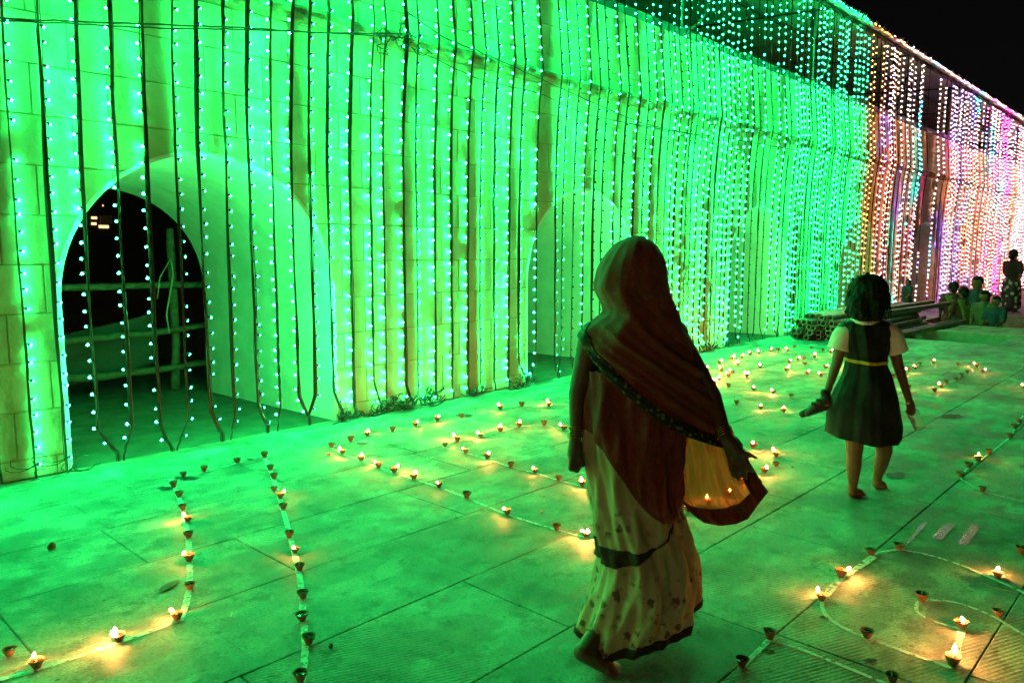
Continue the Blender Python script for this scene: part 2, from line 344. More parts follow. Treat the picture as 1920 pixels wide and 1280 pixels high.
M['navy'] = mat('bottle_green_pinafore', (.003, .006, .008), .85, .25, 14, .25, 220)
M['white'] = mat('white_cotton', (.84, .82, .80), .8, .08, 12, .25, 120)
M['belt'] = mat('yellow_belt', (.55, .38, .03), .6, .1, 20)
M['rubber'] = mat('black_shoe', (.014, .014, .014), .45, .3, 20)
def plastic():
    m, n, l, b = newmat('clear_bottle_plastic'); b.inputs['Base Color'].default_value = (.85, .9, .88, 1); b.inputs['Roughness'].default_value = .12
    b.inputs['Transmission Weight'].default_value = .75; b.inputs['IOR'].default_value = 1.2
    return m
M['plastic'] = plastic()
M['kerb'] = mat('cream_stone_edge', (.36, .31, .24), .8, .25, 6, .4, 40)
M['red'] = mat('red_wrapper', (.5, .03, .02), .4, .2, 20)
M['leaf'] = mat('dry_leaf', (.06, .05, .02), .7, .4, 30)
M['blue'] = mat('dark_blue_cloth', (.020, .035, .075), .8, .3, 20)
M['teal'] = mat('teal_cloth', (.012, .05, .065), .8, .3, 20)
M['olive'] = border_print('printed_green_shirt', (.09, .095, .05), (.03, .04, .025), 30)
M['sarif1'] = mat('dark_red_far_sari', (.09, .016, .014), .8, .3, 18)
M['sarif2'] = mat('green_gold_pallu', (.13, .13, .04), .8, .3, 18)
M['greyt'] = mat('grey_trousers', (.16, .18, .17), .8, .2, 18)
M['floral'] = border_print('white_floral_black_skirt', (.035, .015, .022), (.55, .42, .42), 9)
M['houses'] = mat('far_house_wall', (.03, .026, .022), .8, .2, 3)

LED = 480.0
COL = {'green': (.006, 1.0, .18), 'peach': (1.0, .30, .17), 'amber': (1.0, .33, .07), 'teal': (.03, .80, .85), 'violet': (.30, .14, 1.0),
       'magenta': (1.0, .04, .42), 'rose': (1.0, .20, .24), 'blush': (1.0, .50, .42), 'lime': (.22, 1.0, .10)}
EM = {k: emit(k + '_lamp', c, LED * (1.0 if k == 'green' else (.27 if k in ('peach', 'rose', 'blush') else .16 if k == 'amber' else .42))) for k, c in COL.items()}
EM['far_window'] = emit('lit_far_window', (1.0, .55, .25), 2.2)

# ------------------------------------------------------------------ ground
D = 5.70
GZ = -0.008
PIT = (14.2, 15.8, 2.65, 4.9); TR = (17.4, 20.5, -30.0, 4.75)
g = MB()
def quad(x0, x1, y0, y1, z): g.add([(x0, y0, z), (x1, y0, z), (x1, y1, z), (x0, y1, z)], [(0, 1, 2, 3)])
quad(-80, PIT[0], -80, 80, GZ); quad(PIT[0], PIT[1], -80, PIT[2], GZ); quad(PIT[0], PIT[1], PIT[3], 80, GZ)
quad(PIT[1], TR[0], -80, 80, GZ); quad(TR[0], TR[1], TR[3], 80, GZ); quad(TR[0], TR[1], -80, TR[2], GZ); quad(TR[1], 300, -80, 80, GZ)
def pit(r, zb):
    x0, x1, y0, y1 = r
    quad(x0, x1, y0, y1, zb)
    g.add([(x0, y0, zb), (x1, y0, zb), (x1, y1, zb), (x0, y1, zb), (x0, y0, GZ), (x1, y0, GZ), (x1, y1, GZ), (x0, y1, GZ)],
          [(0, 1, 5, 4), (1, 2, 6, 5), (2, 3, 7, 6), (3, 0, 4, 7)])
pit(PIT, -.85); pit(TR, -.72)
ground = tag(g.build('ground', M['kerb']), kind='structure')
ground.data.materials[0] = M['kerb']

m = MB(); m.add([(-60, 5.75, -.0035), (13.9, 5.75, -.0035), (13.9, 60, -.0035), (-60, 60, -.0035)], [(0, 1, 2, 3)]); tag(m.build('arch_shade_ground', M['ground']), kind='structure')  # sheet added behind the arches, coloured dark to stand in for shade
pav = empty('pavement', (0, 0, 0), kind='structure')
rows = []
y1 = 5.6
ROWX = {1.19: 2.76, 2.45: 2.37, 1.82: 2.28, 3.08: 1.82, 3.71: 1.38, .56: 4.95}
yb = [1.19 + .63 * k for k in range(-9, 7)]
slabs = []
for y0 in yb:
    off = next((v for k, v in ROWX.items() if abs(k - y0) < .02), rnd.uniform(0, 1.08))
    k0 = int((-3 - off) / 1.08)
    for k in range(k0, k0 + 38):
        x0 = off + 1.08 * k + rnd.uniform(-.006, .006); x1 = off + 1.08 * (k + 1); ya, yc = y0, min(y0 + .63, 5.66)
        if yc - ya < .08: continue
        cx, cy = (x0 + x1) / 2, (ya + yc) / 2
        bad = False
        for (px0, px1, py0, py1) in (PIT, TR):
            if yc > py0 and ya < py1 and x1 > px0 and x0 < px1:
                if px0 <= cx <= px1:
                    if x0 < px0 and px0 - x0 > .15: x1 = px0
                    elif x1 > px1 and x1 - px1 > .15: x0 = px1
                    elif py0 - ya > .1 and ya < py0: yc = py0
                    elif yc > py1 and yc - py1 > .1: ya = py1
                    else: bad = True
                else:
                    if cx < px0: x1 = px0
                    else: x0 = px1
        if bad: continue
        slabs.append((x0, x1, ya, yc))
def slab_mesh(v, f, x0, x1, ya, yc, zt):
    gp = .0015; b = .0035; n = len(v)
    x0 += gp; x1 -= gp; ya += gp; yc -= gp
    dz = [rnd.uniform(-.0018, .0018) for _ in range(4)]
    v += [(x0, ya, GZ - .002), (x1, ya, GZ - .002), (x1, yc, GZ - .002), (x0, yc, GZ - .002),
          (x0, ya, zt - b + dz[0]), (x1, ya, zt - b + dz[1]), (x1, yc, zt - b + dz[2]), (x0, yc, zt - b + dz[3]),
          (x0 + b, ya + b, zt + dz[0]), (x1 - b, ya + b, zt + dz[1]), (x1 - b, yc - b, zt + dz[2]), (x0 + b, yc - b, zt + dz[3])]
    f += [tuple(n + i for i in q) for q in ((0, 1, 5, 4), (1, 2, 6, 5), (2, 3, 7, 6), (3, 0, 4, 7), (4, 5, 9, 8), (5, 6, 10, 9), (6, 7, 11, 10), (7, 4, 8, 11), (8, 9, 10, 11))]
def score(p, area=1.0):
    q = proj(p)
    if q is None: return 0
    if not (-150 < q[0] < 2070 and -150 < q[1] < 1430): return 0
    return area / (Vector(p) - Vector((0, 0, CH))).length_squared
slabs.sort(key=lambda s: -score(((s[0] + s[1]) / 2, (s[2] + s[3]) / 2, 0), 1))
for s in slabs[:290]:
    v, f = [], []; slab_mesh(v, f, *s, 0.0); mesh_obj('slab', v, f, M['slab'], pav)
v, f = [], []
for s in slabs[290:]: slab_mesh(v, f, *s, 0.0)
tag(mesh_obj('distant_slabs', v, f, M['slab'], pav), kind='stuff')
# stone edge of the trench where the people stand
for (x0, x1, ya, yb_) in ((TR[0] - .32, TR[0], -6, 4.6), (TR[1], TR[1] + .35, -6, 4.7), (PIT[1], PIT[1] + .3, PIT[2] - .2, 4.4)):
    y = ya
    while y < yb_:
        e = MB(); e.box(x0 + .003, x1 + .02, y + .004, min(y + .9, yb_) - .004, -.16, .012); e.build('edge_stone', M['kerb'], pav); y += .9

# ------------------------------------------------------------------ arcade wall
AW, AS, AC0, AZ, AR = 2.12, 4.67, 2.72, 1.15, 1.06
X0W, X1W, HW = -4.0, 38.0, 4.4
ARCH = [AC0 + AS * k for k in range(-1, 8)]
DEPTH = 2.2
def arch_top(x):
    for c in ARCH:
        if abs(x - c) < AR: return AZ + math.sqrt(max(0, AR * AR - (x - c) ** 2))
    return 0.0
wall = empty('arcade_wall', (0, D, 0), 'long ochre block wall with a row of round arches and a cornice', 'wall')
def wl_(o): return keep(o, wall)
# the core behind the blocks, with the arch openings cut through
xs = sorted(set([X0W, X1W] + [c + s for c in ARCH for s in [AR * math.sin(math.pi / 2 * q / 12) for q in range(-12, 13)]]))
mb = MB()
YF, YB = D + .012, D + DEPTH
for a, b in zip(xs[:-1], xs[1:]):
    m = (a + b) / 2; inside = any(abs(m - c) < AR for c in ARCH)
    za, zb = (arch_top(a + 1e-6) if inside else 0, arch_top(b - 1e-6) if inside else 0)
    if inside:
        if abs(a - round(a, 9)) >= 0: pass
    mb.add([(a, YF, za), (b, YF, zb), (b, YF, HW), (a, YF, HW)], [(0, 1, 2, 3)])
    mb.add([(a, YB, za), (b, YB, zb), (b, YB, HW), (a, YB, HW)], [(3, 2, 1, 0)])
    mb.add([(a, YF, HW), (b, YF, HW), (b, YB, HW), (a, YB, HW)], [(0, 1, 2, 3)])
wl_(mb.build('wall_core', M['core']))
# plastered lining of each arch
for c in ARCH:
    pr = [(c - AR, 0.0)] + [(c - AR * math.cos(t), AZ + AR * math.sin(t)) for t in [math.pi * q / 36 for q in range(37)]] + [(c + AR, 0.0)]
    v, f = [], []
    n = len(pr); th = .03
    for y in (D - .006, D + .02, D + .6, D + 1.3, YB + .01):
        k = 1 - .12 * max(0, (y - D) / DEPTH) / AR
        for (x, z) in pr: v.append((c + (x - c) * k, y, z if z < AZ else AZ + (z - AZ) * k))
    for j in range(4):
        for i in range(n - 1): f.append((j * n + i, (j + 1) * n + i, (j + 1) * n + i + 1, j * n + i + 1))
    # thin rounded lip on the front
    b0 = len(v)
    for (x, z) in pr:
        dx, dz = x - c, max(0, z - AZ); L = math.hypot(dx, dz); v.append((x + dx / L * th, D - .003, z + dz / L * th))
    for i in range(n - 1): f.append((i, i + 1, b0 + i + 1, b0 + i))
    wl_(mesh_obj('arch_lining', v, f, M['plaster'], smooth=True))
# blocks
BL, BH, BZ = .465, .32, .13
blocks = []
for k in range(-1, 14):
    z0 = 0 if k < 0 else BZ + BH * k; z1 = min(HW, BZ + BH * (k + 1))
    if z1 - z0 < .05: continue
    off = 1.57 + (0 if k % 2 else .2325)
    i0 = int((X0W - off) / BL)
    for i in range(i0, i0 + 92):
        x0 = off + BL * i; x1 = x0 + BL
        if x1 > X1W or x0 < X0W: continue
        blocks.append((x0, x1, z0, z1))
def block_geo(x0, x1, z0, z1):
    gp = .004; x0 += gp; x1 -= gp; z0 += gp; z1 -= gp
    jit = rnd.uniform(-.002, .002); out = []
    pts = [x0, x1] + [c + s for c in ARCH for s in (-AR - .02, AR + .02) if x0 < c + s < x1]
    if any(abs(x - c) < AR + .02 for x in (x0, x1) for c in ARCH) and z0 < AZ + AR + .03: pts += [x0 + (x1 - x0) * q / 8 for q in range(1, 8)]
    pts = sorted(set(pts))
    def low(x, eps):
        xx = x + eps
        for c in ARCH:
            r = AR + .02
            if abs(xx - c) < r: return AZ + math.sqrt(max(0, r * r - (xx - c) ** 2))
        return -1
    v, f = [], []
    yf, yb = D + jit, D + .02; bv = .004
    for a, b in zip(pts[:-1], pts[1:]):
        e = (b - a) * 1e-3
        la, lb = max(z0, low(a, e)), max(z0, low(b, -e))
        if la >= z1 - .002 and lb >= z1 - .002: continue
        la, lb = min(la, z1 - .001), min(lb, z1 - .001)
        n = len(v); ia = bv if a == x0 else 0; ib = bv if b == x1 else 0
        v += [(a + ia, yf, la + bv), (b - ib, yf, lb + bv), (b - ib, yf, z1 - bv), (a + ia, yf, z1 - bv),
              (a, yf + bv, la), (b, yf + bv, lb), (b, yf + bv, z1), (a, yf + bv, z1), (a, yb, la), (b, yb, lb), (b, yb, z1), (a, yb, z1)]
        q = [(0, 1, 2, 3), (4, 5, 1, 0), (3, 2, 6, 7), (8, 9, 5, 4), (7, 6, 10, 11)]
        if a == x0 or low(a, -e) > 0: q += [(4, 0, 3, 7), (8, 4, 7, 11)]
        if b == x1 or low(b, e) > 0: q += [(1, 5, 6, 2), (5, 9, 10, 6)]
        f += [tuple(n + i for i in t) for t in q]
    return v, f
geo = []
for b in blocks:
    v, f = block_geo(*b)
    if f: geo.append((score(((b[0] + b[1]) / 2, D, (b[2] + b[3]) / 2), (b[1] - b[0]) * (b[3] - b[2])), v, f))
geo.sort(key=lambda t: -t[0])
for s, v, f in geo[:290]: wl_(mesh_obj('block', v, f, M['block']))
mb = MB()
for s, v, f in geo[290:]: mb.add(v, f)
tag(wl_(mb.build('distant_blocks', M['block'])), kind='stuff')
# cornice: a weathered rounded moulding
CZ = 3.40
prof = [(0, .065), (-.05, .06), (-.075, .045), (-.09, .02), (-.09, -.015), (-.075, -.035), (-.05, -.055), (-.03, -.065), (0, -.075)]
v, f = [], []; nx = 420
for i in range(nx + 1):
    x = X0W + (X1W - X0W) * i / nx; w = .012 * math.sin(x * 2.3) + .008 * math.sin(x * 7.1 + 1)
    for (dy, dz) in prof:
        j = rnd.uniform(-.007, .007); v.append((x, D + dy * (1 + w * 3) + j * .6 + .002, CZ + dz + w * .6 + j))
n = len(prof)
for i in range(nx):
    for k in range(n - 1): f.append((i * n + k, (i + 1) * n + k, (i + 1) * n + k + 1, i * n + k + 1))
wl_(mesh_obj('cornice', v, f, M['cornice'], smooth=False))

# ------------------------------------------------------------------ canopy over the wall
EY, EZ = D - .08, 5.88
canopy = empty('canopy_roof', (0, D, HW), 'corrugated sheet roof on dark steel frames above the arcade wall', 'roof')
v, f = [], []; per = .12; nx = int((X1W - X0W) / (per / 4)); ys = (EY - .02, 6.5, 8.0, 9.6)
zr = lambda y: EZ + .06 + (y - EY) * .07
for i in range(nx + 1):
    x = X0W + i * per / 4; dz = .016 * (1, 0, -1, 0)[i % 4]
    for y in ys: v.append((x, y, zr(y) + dz))
n = len(ys)
for i in range(nx):
    for k in range(n - 1): f.append((i * n + k, i * n + k + 1, (i + 1) * n + k + 1, (i + 1) * n + k))
keep(mesh_obj('roof_sheet', v, f, M['roof'], smooth=True), canopy)
for y in (EY + .05, 6.9):
    m = MB(); m.box(X0W, X1W, y - .025, y + .025, zr(y) - .085, zr(y) - .022); keep(m.build('purlin', M['frame']), canopy)
m = MB(); m.box(X0W, X1W, D + .05, D + .17, HW + .004, HW + .13); keep(m.build('wall_plate', M['frame']), canopy)
k = 0
x = 0.55
while x < 36:
    m = MB(); yb_ = D + .3
    m.box(x - .035, x + .035, yb_ - .035, yb_ + .035, HW + .004, zr(yb_) - .03); keep(m.build('post', M['frame']), canopy)
    m = MB(); m.tube([(x, EY + .05, zr(EY) - .06), (x, 9.5, zr(9.5) - .06)], .02, 6); keep(m.build('rafter', M['frame']), canopy)
    m = MB(); m.tube([(x + .9 * math.sin(t), yb_, HW + .25 + .95 * (1 - math.cos(t))) for t in [q * math.pi / 16 for q in range(9)]], .022, 6); keep(m.build('curved_brace', M['frame']), canopy)
    x += 4.67
# closing back wall of the loft so that no sky shows through
m = MB(); m.box(X0W, X1W, 9.62, 9.7, HW - 1.5, zr(9.6) + .1); keep(m.build('loft_back', M['frame']), canopy)
m = MB(); m.box(X0W, X1W, YB, 9.62, HW - .15, HW - .02); keep(m.build('loft_floor', M['frame']), canopy)

# tinsel fringe along the eave
tg = MB(); x = X0W
while x < X1W:
    for q in range(2):
        px = x + rnd.uniform(0, .07); h = rnd.uniform(.03, .12); w = rnd.uniform(.012, .03); y = EY - .03 + rnd.uniform(-.03, .03); ln = rnd.uniform(-.06, .06); dy = rnd.uniform(-.05, .05)
        tg.add([(px - w, y, EZ + .06), (px + w, y, EZ + .06), (px, y + w, EZ + .06), (px + ln, y + dy, EZ + .08 + h)], [(0, 1, 3), (1, 2, 3), (2, 0, 3), (0, 2, 1)])
    x += .06
tg.tube([(X0W + (X1W - X0W) * q / 240, EY - .03, EZ + .065 + .02 * math.sin(q * 1.7)) for q in range(241)], .032, 6)
GARLAND = tg

# ------------------------------------------------------------------ light strings
ORD = ['first', 'second', 'third', 'fourth', 'fifth', 'sixth', 'seventh', 'eighth', 'ninth', 'tenth', 'eleventh', 'twelfth', 'thirteenth', 'fourteenth', 'fifteenth', 'sixteenth', 'seventeenth', 'eighteenth', 'nineteenth', 'twentieth']
TENS = {2: 'twenty', 3: 'thirty', 4: 'forty', 5: 'fifty', 6: 'sixty', 7: 'seventy', 8: 'eighty', 9: 'ninety'}
TENO = {2: 'twentieth', 3: 'thirtieth', 4: 'fortieth', 5: 'fiftieth', 6: 'sixtieth', 7: 'seventieth', 8: 'eightieth', 9: 'ninetieth'}
def ordinal(n):
    if n <= 20: return ORD[n - 1]
    if n >= 100: return 'hundred-and-' + ordinal(n - 100) if n > 100 else 'hundredth'
    return TENO[n // 10] if n % 10 == 0 else TENS[n // 10] + '-' + ORD[n % 10 - 1]
near = [(1.22, 1), (1.43, 1), (1.62, 1), (1.82, -1), (2.05, -1), (2.25, -1), (2.46, 1), (2.64, 1), (2.84, 1), (3.04, 1), (3.23, -1), (3.40, -1), (3.58, 1), (3.76, 1), (3.96, -1),
        (4.18, -1), (4.33, -1), (4.56, -1), (4.73, 1), (4.94, -1), (5.16, -1), (5.38, -1), (5.57, 1), (5.78, 1), (5.99, -1), (6.16, 1), (6.44, -1), (6.78, 1), (6.90, 1), (7.09, 1), (7.28, -1), (7.48, 1), (7.64, 1), (7.88, -1), (8.05, 1)]
near = near[1:]
strs = [(x, s, 'green') for x, s in near]
# the curtain goes on past the frame on the near side
left = [(1.22 - .205 * k, rnd.choice((-1, 1)), 'green') for k in range(12)][::-1]
x = 8.05; prev = 1
while x < 16.35:
    x += rnd.uniform(.12, .20) * (1.5 if any(abs(x + .1 - c) < AR for c in ARCH) else 1); s = rnd.choice((-1, -1, -1, 1)); strs.append((x, s, 'green'))
def zone(x):
    for a, c in ((17.55, 'amber'), (19.3, 'peach'), (19.85, 'teal'), (21.15, 'teal2'), (22.9, 'peach'), (24.6, 'violet'), (27.2, 'peach'), (28.6, 'rose'), (30.0, 'magenta'), (32.2, 'peach')):
        if x < a: return c
    return 'rose'
while x < 34.6:
    x += rnd.choice((.09, .11, .13, .16, .2, .3)) * (3.2 if abs(x + .15 - ARCH[5]) < AR else 1.7 if any(abs(x + .1 - c) < AR for c in ARCH) else 1); strs.append((x, -1 if rnd.random() < .85 else 1, zone(x)))
PATCH = {}
def led_colour(z, zn, r, x=0.0):
    if zn == 'green': return 'green'
    if x > 17.6:
        key = (int(x / .62 + .35 * math.sin(z * 1.1)), int(z / 1.15 + .4 * math.sin(x * 3)))
        if key not in PATCH:
            base = zone(x); base = 'teal' if base == 'teal2' else base
            q = rnd.random(); PATCH[key] = base if q < .3 else 'blush' if q < .52 else 'peach' if q < .68 else 'rose' if q < .80 else 'violet' if q < .88 else 'magenta' if q < .94 else 'teal'
        return PATCH[key] if r < .8 else 'blush' if r < .9 else 'violet' if r < .95 else 'rose'
    if zn == 'amber':
        return 'amber' if z > .9 or r < .5 else 'lime'
    if zn == 'peach': return 'peach' if r < .93 else 'amber'
    if zn == 'teal': return 'teal'
    if zn == 'teal2': return 'teal' if (z > 4.0 or z < 1.2) else ('peach' if r < .8 else 'teal')
    if zn == 'violet': return ('violet' if z > 2.4 else ('teal' if z > 1.3 else 'violet')) if r < .55 else ('magenta' if r < .75 else 'peach')
    if zn == 'magenta': return 'violet' if (z > 2.6 and z < 4.3) else ('magenta' if r < .75 else 'amber')
    return zn
def yoff(z, k):
    if z >= 4.4: return .045
    if z >= 3.45: return .130 - (z - 3.45) / .95 * .085
    return .030 + .10 * k * (z / 3.45) ** 5 + (1 - k) * .10 * (z / 3.45) ** 9
def dome(c, side, r, ns=6, nr=2):
    """half-round lamp lens facing sideways"""
    v, f = [], []
    ax = Vector((side * .90, .10, -.38)).normalized(); a = ax.orthogonal().normalized(); b = ax.cross(a)
    for i in range(nr):
        t = math.pi / 2 * i / nr
        for k in range(ns):
            th = 2 * math.pi * k / ns; v.append(c + (a * math.cos(th) + b * math.sin(th)) * r * math.cos(t) + ax * r * 1.5 * math.sin(t))
    v.append(c + ax * r * 1.5)
    for i in range(nr - 1):
        for k in range(ns): f.append((i * ns + k, i * ns + (k + 1) % ns, (i + 1) * ns + (k + 1) % ns, (i + 1) * ns + k))
    for k in range(ns): f.append(((nr - 1) * ns + k, (nr - 1) * ns + (k + 1) % ns, nr * ns))
    return v, f
WORDC = {'green': 'green', 'amber': 'amber', 'peach': 'peach', 'teal': 'teal', 'teal2': 'teal and peach', 'violet': 'violet and blue', 'magenta': 'magenta and violet', 'rose': 'rose pink'}
COUNT = {}
def light_string(x, side, zn, label, dist, pairx=None):
    root = empty('light_string', (x, D - .03, 0), label, 'string lights', 'light strings hanging in front of the wall')
    nw = rnd.choice((2, 3, 4)) if dist < 12 else 2
    wid = rnd.choice((.005, .008, .012, .015)) if dist < 14 else .010
    flip = rnd.uniform(.6, 5.0) if rnd.random() < .22 else -1; side0 = side
    kk = rnd.uniform(.7, 1.05); lean = rnd.uniform(-.02, .02); ph = rnd.uniform(0, 6); amp = rnd.uniform(.001, .006)
    pf_ = rnd.uniform(.55, .97); ph_ = rnd.uniform(.04, .14)
    topx = x + lean + rnd.uniform(-.02, .02)
    def path(z):
        t = z / EZ
        px = x + (topx - x) * t + amp * math.sin(z * 1.9 + ph) + .002 * math.sin(z * 6.3 + ph * 2)
        if pairx is not None and z < ph_ + .17: px += (pairx - x) * pf_ * min(1, (ph_ + .17 - z) / .19) ** 1.15
        return Vector((px, D - yoff(max(z, 0), kk) - (.02 if z < .10 else 0), z))
    zs = sorted(set([EZ - .01, 5.4, 4.9, 4.45, 4.35, 3.9, 3.52, 3.45, 3.38] + [.17 + 3.1 * q / 22 for q in range(23)] + [.27, .22, .13, .10, .08, .05, .014]), reverse=True)
    cb = MB()
    for w in range(nw):
        p2 = rnd.uniform(0, 6); fr = rnd.uniform(1.2, 3.2)
        pts = []
        for z in zs:
            p = path(z); a = (w / (nw - 1) - .5) * 2 if nw > 1 else 0
            tw = .55 + .45 * math.sin(z * fr * .7 + ph)
            pts.append(p + Vector((-side * .006 + a * wid * tw + .003 * math.sin(z * fr * 5 + p2), .004 * math.sin(z * fr * 3 + p2), 0)))
        cb.tube(pts, .0030 if dist < 12 else .0042, 4)
    # the flat bundle the wires are taped into
    v, f = [], []; nb_ = 8
    for z in zs:
        p = path(z); hwid = (wid * (.62 + .38 * math.sin(z * 2.1 + ph * 1.7)) + .003) * (.45 + .55 * min(1, z / .3)); tw = .5 * math.sin(z * 1.3 + ph)
        for q in range(nb_):
            t = 2 * math.pi * q / nb_; a, e = hwid * math.cos(t), .0075 * math.sin(t)
            v.append(p + Vector((-side * .006 + a * math.cos(tw) - e * math.sin(tw), a * math.sin(tw) + e * math.cos(tw), 0)))
    for i in range(len(zs) - 1):
        for q in range(nb_): f.append((i * nb_ + q, i * nb_ + (q + 1) % nb_, (i + 1) * nb_ + (q + 1) % nb_, (i + 1) * nb_ + q))
    cb.add(v, f)
    br = .0090 if dist < 9 else (.0094 if dist < 17.5 else .0088)
    sp = .118; z = EZ - .05 - rnd.uniform(0, sp)
    lv = {}
    while z > .075:
        side = -side0 if z < flip and dist > 9.9 else side0
        p = path(z); c = p + Vector((side * (.012 + wid * .8) + rnd.uniform(-.003, .006), rnd.uniform(-.004, .007), rnd.uniform(-.018, .018)))
        if rnd.random() > .035:
            v, f = dome(c, side, br * rnd.uniform(.78, 1.15), 5 if dist < 9 else 4, 2 if dist < 9 else 1)
            key = led_colour(z, zn, rnd.random(), x)
            lv.setdefault(key, MB()).add(v, f)
            # opaque socket joining lens to cable, flared to block backward light
            d = Vector((side * .90, .10, -.38)).normalized()
            cb.tube([c - d * .018, c - d * .0006], [br * .6, br * 1.4], 6)
        z -= sp * rnd.uniform(.9, 1.1)
    keep(cb.build('cable', M['cable']), root)
    allv, allf, mi, ms = [], [], [], []
    for key, m in lv.items():
        n = len(allv); ms.append(EM[key]); allv += m.v; allf += [tuple(i + n for i in q) for q in m.f]; mi += [len(ms) - 1] * len(m.f)
    o = mesh_obj('lamps', allv, allf, mats=ms, midx=mi); keep(o, root); o['kind'] = 'stuff'
    return root
def string_label(x, zn):
    for i, c in enumerate(ARCH[1:5]):
        if abs(x - c) < AR + .02 and zn == 'green':
            k = COUNT[('a', i)] = COUNT.get(('a', i), 0) + 1
            return f'green light string across the {ORD[i]} arch opening, {ordinal(k)} from its near side'
    if zn == 'green':
        i = sum(1 for c in ARCH[1:5] if x > c); k = COUNT[('p', i)] = COUNT.get(('p', i), 0) + 1
        where = 'before the first arch' if i == 0 else f'on the wall between the {ORD[i-1]} and {ORD[i]} arch' if i < 4 else 'on the wall after the fourth arch'
        return f'green light string {where}, {ordinal(k)} of its stretch'
    k = COUNT['far'] = COUNT.get('far', 0) + 1
    return f'light string of mixed coloured lamps on the far wall, {ordinal(k)} from the green curtain'
for i, (x, s, zn) in enumerate(left):
    light_string(x, s, zn, f'green light string beyond the wall stretch in view, {ordinal(12 - i)} from the first visible one', 8)
for i, (x, s, zn) in enumerate(strs):
    j = i ^ 1
    px = (x + strs[j][0]) / 2 if j < len(strs) and abs(strs[j][0] - x) < .35 and (any(abs(x - c) < AR for c in ARCH) or rnd.random() < .35) else None
    light_string(x, s, zn, string_label(x, zn), math.hypot(x, D), px)

gar = empty('tinsel_garland', (0, EY, EZ), 'pale spiky tinsel garland with small lamps running along the roof edge', 'garland')
keep(GARLAND.build('tinsel', M['tinsel']), gar)
gl_, x = {}, X0W
while x < X1W:
    key = led_colour(5.5, 'green' if x < 16.4 else zone(x), rnd.random(), x); v, f = dome(Vector((x, EY - .085 + rnd.uniform(-.02, .02), EZ + .07 + rnd.uniform(-.03, .04))), rnd.choice((-1, 1)), .007, 4, 1); gl_.setdefault(key, MB()).add(v, f); x += rnd.uniform(.09, .16)
for key, m in gl_.items(): o = keep(m.build('edge_lamps', EM[key]), gar); o['kind'] = 'stuff'

# loose wires along the wall
def wire(pts, r, label, sag=0.0):
    m = MB(); m.tube(pts, r, 5); return tag(m.build('wire', M['cable'], smooth=True), label, 'wire', 'loose wires on the wall')
def onwall(x, y, out=.03):
    r = ray(x, y); t = (D - out) / r.y; return Vector((r.x * t, D - out, CH + r.z * t))
def poly(pts, n=10, out=.03, wob=.01):
    q = [onwall(*p, out) for p in pts]; r = []
    for a, b in zip(q[:-1], q[1:]):
        for k in range(n): r.append(a.lerp(b, k / n) + Vector((0, 0, rnd.uniform(-wob, wob))))
    return r + [q[-1]]
wire(poly([(-40, 33), (120, 40), (300, 47), (450, 52), (600, 62), (770, 64)], 8, .19, .004), .006, 'upper of two thin black wires slung level below the cornice')
wire(poly([(-40, 37), (150, 46), (320, 54), (480, 56), (640, 64), (775, 72)], 8, .19, .004), .005, 'lower of two thin black wires slung level below the cornice')
wire(poly([(760, 20), (830, 70), (930, 110), (1060, 170), (1200, 230), (1330, 260)], 8, .20, .006), .005, 'thin black wire sagging along the cornice past the second arch')
wire(poly([(770, 90), (900, 150), (1010, 175), (1100, 215), (1260, 250), (1400, 285)], 8, .20, .006), .004, 'thin wire dropping below the cornice towards the third arch')
wire(poly([(1180, 232), (1260, 246), (1380, 262), (1480, 280), (1590, 300)], 8, .2, .004), .006, 'black wire under the cornice between third and fourth arch')
# snarl of wire ends at the cornice
m = MB()
for q in range(16):
    a = onwall(rnd.uniform(700, 780), rnd.uniform(55, 95), .2); pts = [a]
    for k in range(6): pts.append(pts[-1] + Vector((rnd.uniform(-.07, .07), rnd.uniform(-.02, .02), rnd.uniform(-.05, .05))))
    m.tube(pts, .004, 4)
tag(m.build('wire_snarl', M['cable']), 'snarl of black wire ends caught on the cornice after the first arch', 'wire')
# tangles of cable lying at the foot of the wall
def tangle(x0, x1, label, h=.12, n=16, r=.005):
    m = MB()
    for q in range(n):
        c = Vector((rnd.uniform(x0, x1), D - rnd.uniform(.05, .16), rnd.uniform(.02, h))); R = rnd.uniform(.03, .09); ph = rnd.uniform(0, 6); pts = []
        for k in range(9):
            t = ph + k * .8; pts.append(Vector((c.x + R * math.cos(t) + (k - 4) * .02, c.y + R * .35 * math.sin(t * 1.3), max(.008, c.z + R * .55 * math.sin(t)))))
        m.tube(pts, r, 4)
    tag(m.build('cable_tangle', M['cable']), label, 'cable', 'cable tangles at the foot of the wall')
tangle(1.25, 1.72, 'thin wire tangle at the wall foot before the first arch', .16, 9, .003)
tangle(3.75, 4.05, 'black cable tangle lying just after the first arch', .08, 12)
tangle(4.18, 4.55, 'bunched black cable tangle, second after the first arch', .14, 22)
tangle(4.60, 4.90, 'knotted cable tangle midway between first and second arch', .15, 16)
tangle(5.30, 5.55, 'low cable loop tangle, third last before the second arch', .10, 10)
tangle(5.95, 6.30, 'cable tangle lying at the corner of the second arch', .12, 14)
tangle(9.0, 9.7, 'cable tangle at the wall foot after the second arch', .12, 16)
tangle(10.1, 11.0, 'long cable tangle at the wall foot before the third arch', .12, 20)
tangle(13.6, 14.6, 'cable tangle behind the pipe stack after the third arch', .16, 16)
tangle(20.0, 21.4, 'cable tangle lying at the foot of the fifth arch', .3, 16, .008)

